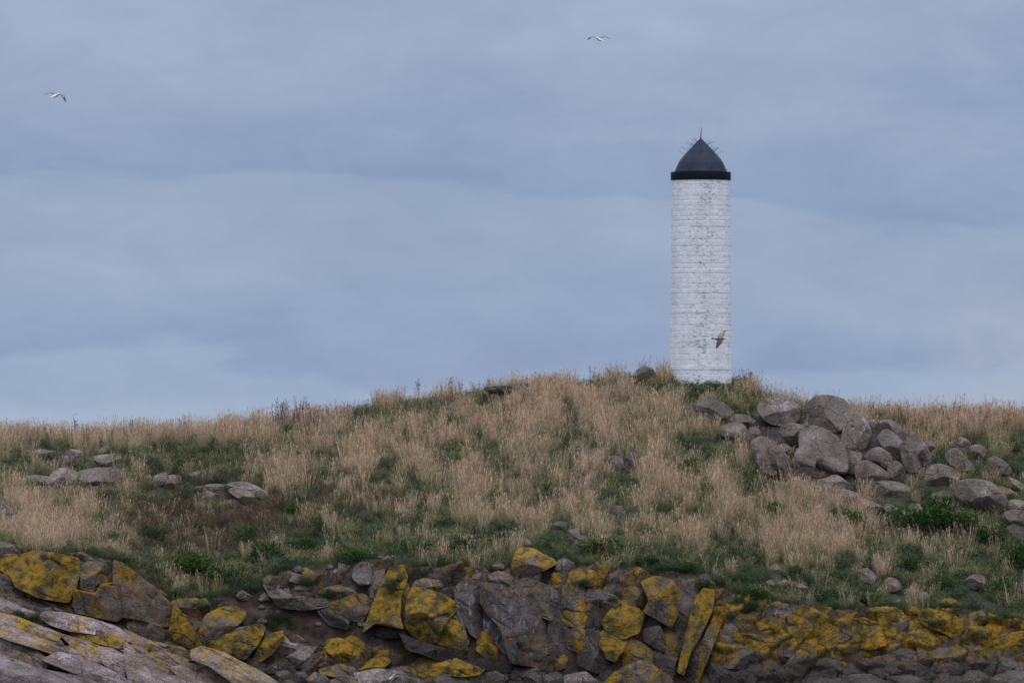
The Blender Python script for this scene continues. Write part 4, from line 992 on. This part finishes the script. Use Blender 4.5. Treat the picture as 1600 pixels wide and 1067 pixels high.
def sample(n, x0, x1, y0, y1):
    X, Y = rs.uniform(x0, x1, n), rs.uniform(y0, y1, n)
    Z = terrain(X, Y); return X, Y, Z, 800 + F * X / (Y + YO), HZ - F * (Z - CH) / (Y + YO)
dry_l, olive_l, green_l, herb_l, sor_l, stalk_l = [], [], [], [], [], []
def grow(n, x0, x1, y0, y1):
    X, Y, Z, px, py = sample(n, x0, x1, y0, y1)
    top = c_top(px)
    edge = top + 6 + 26 * (fbm(X / 1.1, Y / 1.1, 0, 60) - 0.5)
    keep = (py < edge) & (np.hypot(X - TX, Y - TY) > 1.75)
    # bare earth patches
    bare = fbm(X / 1.6, Y / 6, 0, 71) < 0.33
    keep &= ~(bare & (py > 640) & (rs.rand(n) < .75))
    # not in front of rocks
    for hh, tol in ((4, 0.0), (12, 0.0), (20, 0.12)):
        rr = rock_at(px, py - hh); keep &= ~((rr > 0) & (Y < rr + 1.5) & (rs.rand(n) > tol))
    rr = rock_at(px, py + 1); keep &= ~((rr > 0) & (np.abs(Y - rr) < 2.0))
    clump = fbm(X / 1.3 + Y * 0.05, Y / 4.5, 0, 80, 3); cl2 = fbm(X / 0.45, Y / 1.6, 0, 90, 2)
    d = (clump - 0.5) * 2.9 + (cl2 - 0.5) * 0.7 + field(DRYM, px, py)
    so = field(SORM, px, py)
    r1 = rs.rand(n); r2 = fbm(X / 0.30, Y / 1.1, 0, 101, 2); r2 = np.clip((r2 - 0.5) * 1.3 + 0.5 + (rs.rand(n) - .5) * .6, 0, 1); r3 = rs.rand(n)
    for i in np.nonzero(keep)[0]:
        s_ = 0.68 + 0.42 * rs.rand(); rzv = rs.rand() * 6.283 * 0.15 - 0.4
        row = [X[i], Y[i], Z[i], s_, s_ * (0.8 + 0.4 * rs.rand()), rzv, rs.randint(5)]
        skyl = Y[i] > 393
        if so[i] * .55 > r1[i] and d[i] < .5: sor_l.append(row); continue
        near = math.hypot(X[i] - TX, Y[i] - TY)
        if near < 3.2 and 1056 < px[i] < 1150: herb_l.append(row); continue
        pd = 1 / (1 + math.exp(-(d[i] - 0.11) * 4.2)); u = r2[i]
        if u < pd * 0.66: dry_l.append(row)
        elif u < pd * 0.66 + 0.27: olive_l.append(row)
        elif r3[i] < (.62 if d[i] > -.5 else .4): green_l.append(row)
        else: row[3] *= 1.1; row[4] *= .9 + .35 * r3[i]; herb_l.append(row)
grow(36000, -31, 31, 351, 403)
grow(2600, -75, -31, 353, 403); grow(2600, 31, 75, 353, 403); grow(5000, -60, 60, 403, 425)
# seed stalks that stand above the grass along the crest
for (a, b_, n_, yj) in ((435, 492, 22, 8), (490, 640, 26, 5), (640, 1040, 34, 5), (1360, 1600, 44, 6), (1150, 1330, 12, 4), (0, 300, 12, 3), (500, 1000, 50, -30), (1400, 1600, 16, -20)):
    for _ in range(n_):
        px = rng.uniform(a, b_); Y = rng.uniform(394, 401) if yj > 0 else rng.uniform(370, 394)
        X = px2x(px, Y); s_ = rng.uniform(.75, 1.2) * (1.2 if a == 435 else 1)
        if abs(X - TX) < 1.8: continue
        stalk_l.append([X, Y, float(terrain(X, Y)), s_, s_, rng.random() * 6.28, rng.randrange(5)])
for _ in range(26):
    px, Y = rng.gauss(1040, 3.0), rng.uniform(398.0, 400.5); X = px2x(px, Y); s_ = rng.uniform(.9, 1.25)
    (olive_l if rng.random() < .6 else dry_l).append([X, Y, float(terrain(X, Y)), s_, s_, rng.random() * .8, rng.randrange(5)])
g = random.Random(8)
for k_ in range(46):
    a = g.choice(((440, 962, 60, 16), (660, 1012, 45, 12), (560, 975, 30, 12), (600, 872, 30, 8), (1210, 915, 50, 8), (820, 885, 80, 8), (470, 885, 60, 6)))
    px, py = g.gauss(a[0], a[2] * .6), g.gauss(a[1], a[3] * .6); r_ = g.uniform(2.5, 6.5)
    poly = [(px + math.cos(j * 1.05 + k_) * r_ * g.uniform(1, 1.5), py + math.sin(j * 1.05 + k_) * r_ * g.uniform(.6, .9)) for j in range(6)]
    rock('rock', poly, g.choice((0, 0, .3)), g.uniform(.35, .75), .3, g.uniform(0, .8), parent=CR[zone(px)], dy=-.05, tilt=.3)
# green growth in the joints of the shore rocks
for (cx, cy, rx, ry, n_) in ((20, 920, 22, 18, 40), (90, 866, 28, 6, 40), (440, 975, 35, 14, 70), (330, 945, 20, 8, 30), (380, 920, 40, 14, 60), (612, 915, 12, 8, 24), (545, 975, 20, 8, 26), (520, 925, 25, 8, 24), (905, 910, 12, 5, 20),
                             (960, 935, 6, 4, 8), (1140, 960, 18, 6, 40), (1165, 945, 30, 8, 60), (1220, 935, 40, 8, 70), (1320, 945, 40, 12, 70), (1410, 955, 25, 8, 40), (1465, 972, 15, 5, 18), (1520, 985, 12, 8, 18), (55, 965, 14, 4, 20),
                             (30, 960, 8, 6, 14), (690, 985, 10, 8, 10), (480, 910, 20, 6, 20), (700, 920, 8, 12, 18), (1350, 1000, 15, 5, 5), (645, 900, 30, 6, 30), (1560, 965, 40, 8, 50), (270, 930, 30, 10, 50), (1440, 945, 50, 8, 60)):
    for _ in range(n_):
        px, py = rng.gauss(cx, rx * .55), rng.gauss(cy, ry * .55); Y = hit(px, py); X = px2x(px, Y)
        rr = float(rock_at(np.array([px]), np.array([py]))[0])
        if rr > 0: Y = min(Y, rr) - .5
        z = max(float(terrain(X, Y)), float(py2z(py, Y)) - .1 if rr > 0 else -9); s_ = rng.uniform(.4, .8)
        (herb_l if rng.random() < .55 else green_l).append([X, Y, z, s_, s_, rng.random() * 6, rng.randrange(5)])

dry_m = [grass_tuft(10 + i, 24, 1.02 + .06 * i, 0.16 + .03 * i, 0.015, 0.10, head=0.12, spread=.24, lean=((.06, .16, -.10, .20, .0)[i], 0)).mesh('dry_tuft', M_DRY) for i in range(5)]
ol_m = [grass_tuft(20 + i, 52, 0.62 + .04 * i, 0.25, 0.013, 0.25, head=0.08, spread=.45).mesh('olive_tuft', M_OLIVE) for i in range(5)]
gr_m = [grass_tuft(30 + i, 60, 0.55 + .04 * i, 0.28, 0.015, 0.35, spread=.6).mesh('green_tuft', M_GREEN) for i in range(5)]
he_m = [herb_tuft(40 + i, 110, 0.34 + .03 * i, 0.34, 0.055).mesh('herb_tuft', M_HERB) for i in range(5)]
so_m = []
for i in range(5):
    B = grass_tuft(50 + i, 26, 0.6, 0.24, 0.017, 0.12, head=0.16, spread=.4); so_m.append(B.mesh('sorrel_tuft', M_SORREL))
st_m = [umbel(60 + i, 1.12 + .06 * i).mesh('seed_stalk', M_STALK) for i in range(5)]
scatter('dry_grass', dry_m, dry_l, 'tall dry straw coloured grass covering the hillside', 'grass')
scatter('olive_grass', ol_m, olive_l, 'half dry olive grass mixed into the straw grass', 'grass')
scatter('green_grass', gr_m, green_l, 'short dark green grass in the hollows and along the cliff top', 'grass')
scatter('leafy_herbs', he_m, herb_l, 'low dark green leafy herbs between the grasses', 'ground cover')
scatter('sorrel', so_m, sor_l, 'reddish brown sorrel stems on the lower left slope', 'ground cover')
scatter('seed_stalks', st_m, stalk_l, 'thin dead seed stalks rising above the grass along the crest', 'ground cover')

# shrubs
def leaf_ball(seed, n, lw):
    g = random.Random(seed); B = Blades()
    lobes = [(V3(g.uniform(-.5, .5), g.uniform(-.5, .5), g.uniform(.25, .7)), g.uniform(.28, .5)) for _ in range(9)]
    for _ in range(n):
        c, r_ = g.choice(lobes)
        d = V3(g.gauss(0, 1), g.gauss(0, 1), g.gauss(0, 1)).normalized()
        p = c + d * r_ * g.uniform(.55, 1.05)
        if p.z < 0.02: continue
        e = (d + V3(g.uniform(-1, 1), g.uniform(-1, 1), g.uniform(-.6, .8))).normalized()
        side = e.cross(V3(g.uniform(-1, 1), g.uniform(-1, 1), g.uniform(-1, 1))).normalized(); L = lw * g.uniform(.8, 1.6)
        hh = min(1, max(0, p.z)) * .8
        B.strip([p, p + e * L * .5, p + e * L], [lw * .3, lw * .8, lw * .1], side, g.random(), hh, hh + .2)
    return B
leafm = [leaf_ball(70 + i, 1300, 0.085).mesh('foliage', M_BUSH) for i in range(3)]
leafs = [leaf_ball(80 + i, 420, 0.14).mesh('foliage', M_BUSH) for i in range(3)]
def stems_mesh(seed):
    g = random.Random(seed); V, Fc = [], []
    for _ in range(7):
        e = V3(g.uniform(-.45, .45), g.uniform(-.45, .45), g.uniform(.5, .85)); b0 = V3(g.uniform(-.06, .06), g.uniform(-.06, .06), -.1)
        k0 = len(V)
        for p, r_ in ((b0, .03), (b0.lerp(e, .5) + V3(0, 0, .06), .02), (e, .008)):
            for j in range(4): V.append((p.x + math.cos(j * 1.57) * r_, p.y + math.sin(j * 1.57) * r_, p.z))
        for i in range(2):
            for j in range(4): Fc.append((k0 + i * 4 + j, k0 + i * 4 + (j + 1) % 4, k0 + i * 4 + 4 + (j + 1) % 4, k0 + i * 4 + 4 + j))
    return mesh_np('stem', V, Fc, M_WOOD)
stemm = [stems_mesh(i) for i in range(3)]
SH = """
1420,838 60 46|left part of the large dark leafy bush on the right slope
1465,836 62 52|highest middle part of the large dark leafy bush on the right slope
1503,845 56 44|right part of the large dark leafy bush on the right slope
1548,862 40 40|round dark green bush right of the large leafy bush
1482,808 60 34|shaded bush in the hollow under the cracked boulder
1400,822 34 26|low green bush at the foot of the thin tilted slabs
1330,830 30 34|dark bush among dry tufts left of the large leafy bush
1070,744 32 26|green bush in dry grass on the slope under the tower
1212,812 34 28|green bush amid the dense straw grass in the lower right slope
852,796 36 42|tall green bush in mid slope above the stepped pink rock
462,812 44 26|bright green rounded bush on the left lower slope
300,905 60 40|dark bush in the hollow above the left crag
352,915 56 34|bush at the bottom of the hollow beside the left crag
415,885 56 40|mossy green bush above the grey ledges
270,900 40 30|small bush on the left side of the hollow
545,880 40 24|low bush on the cliff top above the tilted yellow blocks
612,922 18 14|small plant rooted in the joint of the tall yellow slab
720,868 44 26|low green bush left of the perched yellow block
940,866 60 26|low green bush right of the stepped pink rock
1110,925 34 20|low dark bush at the right end of the tall cliff
1180,938 50 20|low bush above the white topped knob of the lower right cliff
1245,905 36 22|dark bush under the front dry tufts
1290,940 50 20|low bush in the turf above the yellow cliff, right of the white topped knob
1360,945 46 18|low bush left of the striped grey boulder
1590,900 50 60|dark bush at the right edge below the boulders
328,657 14 14|first of the small leafy weeds on the left skyline
345,654 12 16|second of the small leafy weeds on the left skyline
368,652 22 20|tallest leafy weed on the left skyline
398,648 16 12|leafy weed on the left skyline beside the tallest one
416,645 20 14|rightmost leafy weed on the left skyline
1052,601 24 14|low green bush against the left foot of the tower
1072,607 26 12|low green bush in front of the tower's left half
1103,606 22 14|rounded green bush in front of the tower's middle
1158,608 22 14|dark green bush just right of the tower
1180,612 24 12|second dark green bush right of the tower
1497,664 12 16|small upright green weed in the dry grass near the right skyline
1420,672 22 12|flat dark green bush right of the boulder pile near the crest
855,650 26 16|green bush near the crest left of the tower
480,862 36 22|small bush on the cliff top, first right of the hollow
650,868 40 26|ragged bush above the split yellow slabs
1010,884 34 18|low bush above the yellow capped end of the tall cliff
1075,893 30 16|low bush directly above the two long leaning yellow slabs
1150,915 34 20|ragged bush above the start of the low yellow cliff
1320,915 40 22|bush in the lower right turf below the dry tufts
1420,900 40 30|bush between the dry stalks and the striped grey boulder
1470,925 44 26|bush in the lower right turf between two grey boulders
1560,930 50 30|bush right of the round boulder with yellow top
240,850 34 24|bush in the brown sorrel at lower left
385,850 40 28|bush in the brown sorrel right of centre of the hollow
500,835 34 22|bush under the dry grass left of mid slope
600,690 22 14|small dark bush in the grass left of centre
"""
shrubs = []
for i, l in enumerate(SH.strip().split('\n')):
    a, lab = l.split('|'); p_, w_, h_ = a.split(); px, py = map(float, p_.split(',')); w_, h_ = float(w_), float(h_)
    Y = hit(px, py) if py > 615 else 398.0
    if py <= 615: Y = 397.6
    X = px2x(px, Y); sc = F / (Y + YO)
    o = empty('shrub', (X, Y, float(terrain(X, Y)) - .05), label=lab, cat='shrub', group='green bushes and weeds on the hillside')
    big = w_ > 28
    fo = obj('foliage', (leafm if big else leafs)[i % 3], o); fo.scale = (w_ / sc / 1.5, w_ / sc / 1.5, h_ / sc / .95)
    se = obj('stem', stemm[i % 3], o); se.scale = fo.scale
    fo.rotation_euler.z = i * 1.3
# bleached dead twigs
for (px, py, dx, dy_, lab) in ((500, 663, 14, -14, 'bleached dead twig lying in the grass below the left part of the crest'), (597, 702, 5, -22, 'pale dead stick standing in the grass left of centre'),
                               (905, 672, 24, -6, 'pale dead twig lying in the grass under the crest')):
    Y = hit(px, py) - .6; X = px2x(px, Y); z = float(terrain(X, Y)) + .15; g = random.Random(px)
    V, Fc = [], []
    def seg(p0, p1, r0, r1):
        b0 = len(V); d = (p1 - p0).normalized(); u = d.orthogonal().normalized(); v_ = d.cross(u)
        for p, r_ in ((p0, r0), (p1, r1)):
            for j in range(5): V.append(tuple(p + (u * math.cos(j * 1.2566) + v_ * math.sin(j * 1.2566)) * r_))
        for j in range(5): Fc.append((b0 + j, b0 + (j + 1) % 5, b0 + 5 + (j + 1) % 5, b0 + 5 + j))
    e = V3(dx / 30, 0, -dy_ / 30)
    seg(V3(0, 0, 0), e * .5, .03, .024); seg(e * .5, e + V3(.03, 0, .03), .024, .01)
    for k_ in range(3): q_ = e * (.4 + .2 * k_); seg(q_, q_ + V3(g.uniform(-.15, .2), g.uniform(-.1, .1), g.uniform(.1, .3)), .014, .006)
    obj('dead_twig', mesh_np('dead_twig', V, Fc, M_WOOD), loc=(X, Y, z), label=lab, cat='twig')

# ------------------------------------------------------------------ birds
M_BW = simple("white_feather", (0.75, 0.75, 0.74), 0.7); M_BG = simple("grey_feather", (0.22, 0.23, 0.25), 0.7); M_BK = simple("black_feather", (0.03, 0.03, 0.035), 0.6)
M_BR = simple("brown_feather", (0.085, 0.072, 0.062), 0.8, 0, 0.35, 14); M_BT = simple("buff_feather", (0.34, 0.28, 0.22), 0.8, 0, .3, 12); M_BILL = simple("yellow_bill", (0.55, 0.36, 0.05), 0.5)
def bird(name, label, loc, rot, wings, mats, bill=0.05, tail=0.14, pose='fly', scale=1.0):
    """body points +X; wings: list of wings, each a list of (x, y, z, chord)"""
    V, Fc, Mi = [], [], []
    def loft(rings, mi, closed=True):
        n = len(rings[0]); b0 = len(V)
        for r_ in rings: V.extend(r_)
        for i in range(len(rings) - 1):
            mm = mi[i] if isinstance(mi, (list, tuple)) else mi
            for j in range(n): Fc.append((b0 + i * n + j, b0 + i * n + (j + 1) % n, b0 + (i + 1) * n + (j + 1) % n, b0 + (i + 1) * n + j)); Mi.append(mm)
        Fc.append(tuple(b0 + j for j in range(n))[::-1]); Mi.append(mi[0] if isinstance(mi, (list, tuple)) else mi)
        Fc.append(tuple(b0 + (len(rings) - 1) * n + j for j in range(n))); Mi.append(mi[-1] if isinstance(mi, (list, tuple)) else mi)
    def ring(x, z, ry, rz_, n=12): return [(x, math.cos(2 * math.pi * j / n) * ry, z + math.sin(2 * math.pi * j / n) * rz_) for j in range(n)]
    # body, neck, head and bill in one skin
    st = [(-.20 - tail, .012, .055, .004), (-.20 - tail * .5, .01, .045, .008), (-.20, .004, .030, .024), (-.13, 0, .052, .050), (-.03, -.004, .066, .068), (.06, .0, .060, .060), (.12, .012, .042, .042),
          (.155, .028, .036, .036), (.19, .036, .036, .035), (.215, .034, .026, .024), (.232, .030, .012, .011), (.232 + bill * .6, .026, .008, .008), (.232 + bill, .018, .003, .003)]
    if pose == 'stand': st = [(x, z + (0.10 * max(0, (x + .05)) / .2 if x > -.05 else 0.3 * (x + .05)), a, b_) for x, z, a, b_ in st]
    bm_ = [mats[0]] * 9 + [mats[3]] * 3
    loft([ring(*s_) for s_ in st], bm_)
    for wi, wg in enumerate(wings):
        w1, w2 = (mats[1], mats[2]) if not isinstance(mats[1], tuple) else (mats[1][wi], mats[2][wi])
        ss = []
        P = np.array(wg, float); t_ = np.linspace(0, len(P) - 1, 14)
        Q = np.stack([np.interp(t_, range(len(P)), P[:, i]) for i in range(4)], 1)
        Q[1:-1] = (Q[:-2] + 2 * Q[1:-1] + Q[2:]) / 4
        for (x, y, z, c) in Q:
            c = c * 1.25 + .01; th = c * .07 + .004
            ss.append([(x + c * .45, y, z), (x + c * .25, y, z + th * 1.3), (x - c * .1, y, z + th), (x - c * .55, y, z), (x - c * .1, y, z - th * .3), (x + c * .25, y, z - th * .5)])
        loft(ss, [w1] * 9 + [w2] * 4)
    if pose == 'stand':
        for s_ in (-.025, .025):
            loft([[(-.02 + math.cos(j * 1.57) * .006, s_ + math.sin(j * 1.57) * .006, z) for j in range(4)] for z in (-.06, -.20)], mats[3])
            loft([[(-.03, s_ - .01, -.20), (-.03, s_ + .01, -.20), (-.03, s_ + .01, -.207), (-.03, s_ - .01, -.207)], [(.04, s_ - .03, -.20), (.04, s_ + .03, -.20), (.04, s_ + .03, -.207), (.04, s_ - .03, -.207)]], mats[3])
    me = bpy.data.meshes.new(name); me.from_pydata([tuple(v) for v in V], [], Fc)
    ml = [M_BW, M_BG, M_BK, M_BILL, M_BR, M_BT]
    for m_ in ml: me.materials.append(m_)
    me.polygons.foreach_set('material_index', Mi); me.polygons.foreach_set('use_smooth', [True] * len(me.polygons)); me.update()
    o = obj(name, me, label=label, cat='bird', loc=loc); o.rotation_euler = rot; o.scale = (scale,) * 3
    return o
def at(px, py, Y): return (px2x(px, Y), Y, py2z(py, Y))
YB = 380.0
WL = lambda sgn, lift, sweep=0: [(0.07, sgn * .03, .03, .15), (.10, sgn * .20, .03 + lift * .6, .16), (.13, sgn * .34, .03 + lift, .14), (.08, sgn * .50, .02 + lift * .8, .10), (-.02 - sweep, sgn * .68, -.02 + lift * .1, .02)]
# gull gliding to the right, far left of the sky
bird('gull', 'white and grey gull gliding low over the sky at the far left', at(87, 150, YB), (R(4), R(-14), R(48)),
     [[(0.07, .03, .03, .15), (.10, .20, .09, .15), (.12, .36, .10, .14), (.05, .50, .06, .09), (-.05, .66, .02, .02)],
      [(0.07, -.03, .03, .15), (.10, -.18, .05, .16), (.11, -.32, .01, .14), (.04, -.45, -.10, .10), (-.04, -.58, -.24, .02)]], (0, 1, 2, 3), scale=1.2)
bird('gull', 'white gull with arched grey wings soaring above the left of the tower', at(936, 62, YB), (R(-3), R(-14), R(130)),
     [WL(1, .06), WL(-1, .07)], (0, 1, 2, 3), scale=1.12)
# brown bird banking in front of the tower: seen from the side
bird('seabird', 'mottled brown bird banking in front of the lower part of the white tower', at(1124.5, 530, 372), (R(58), R(4), R(-12)),
     [[(0.04, .03, .02, .17), (.05, .15, .06, .19), (.10, .27, .09, .16), (.14, .36, .08, .10), (.20, .44, .05, .02)],
      [(0.04, -.03, .02, .17), (.04, -.14, .03, .19), (.0, -.25, .0, .15), (-.05, -.35, -.05, .08), (-.10, -.43, -.10, .02)]], (4, (5, 4), (4, 2), 4), bill=.08, tail=.16, scale=1.15)
bpy.context.view_layer.update()
org = Vector((0, -YO, CH)); tgt = Vector(at(611, 1074, 350))
ok_, gl, _, _, ho_, _ = S.ray_cast(bpy.context.evaluated_depsgraph_get(), org, (tgt - org).normalized())
bird('gull', 'white breasted gull standing on the rocks at the bottom edge', tuple(gl + Vector((0, -.08, .207 * 1.7))), (0, 0, R(-60)),
     [[(0.06, .055, .03, .10), (-.05, .07, .0, .09), (-.18, .055, -.05, .06), (-.30, .02, -.10, .01)], [(0.06, -.055, .03, .10), (-.05, -.07, .0, .09), (-.18, -.055, -.05, .06), (-.30, -.02, -.10, .01)]],
     (0, 2, 2, 3), bill=.05, tail=.10, pose='stand', scale=1.7)
print('tufts', len(dry_l), len(olive_l), len(green_l), len(herb_l), len(sor_l), len(stalk_l))
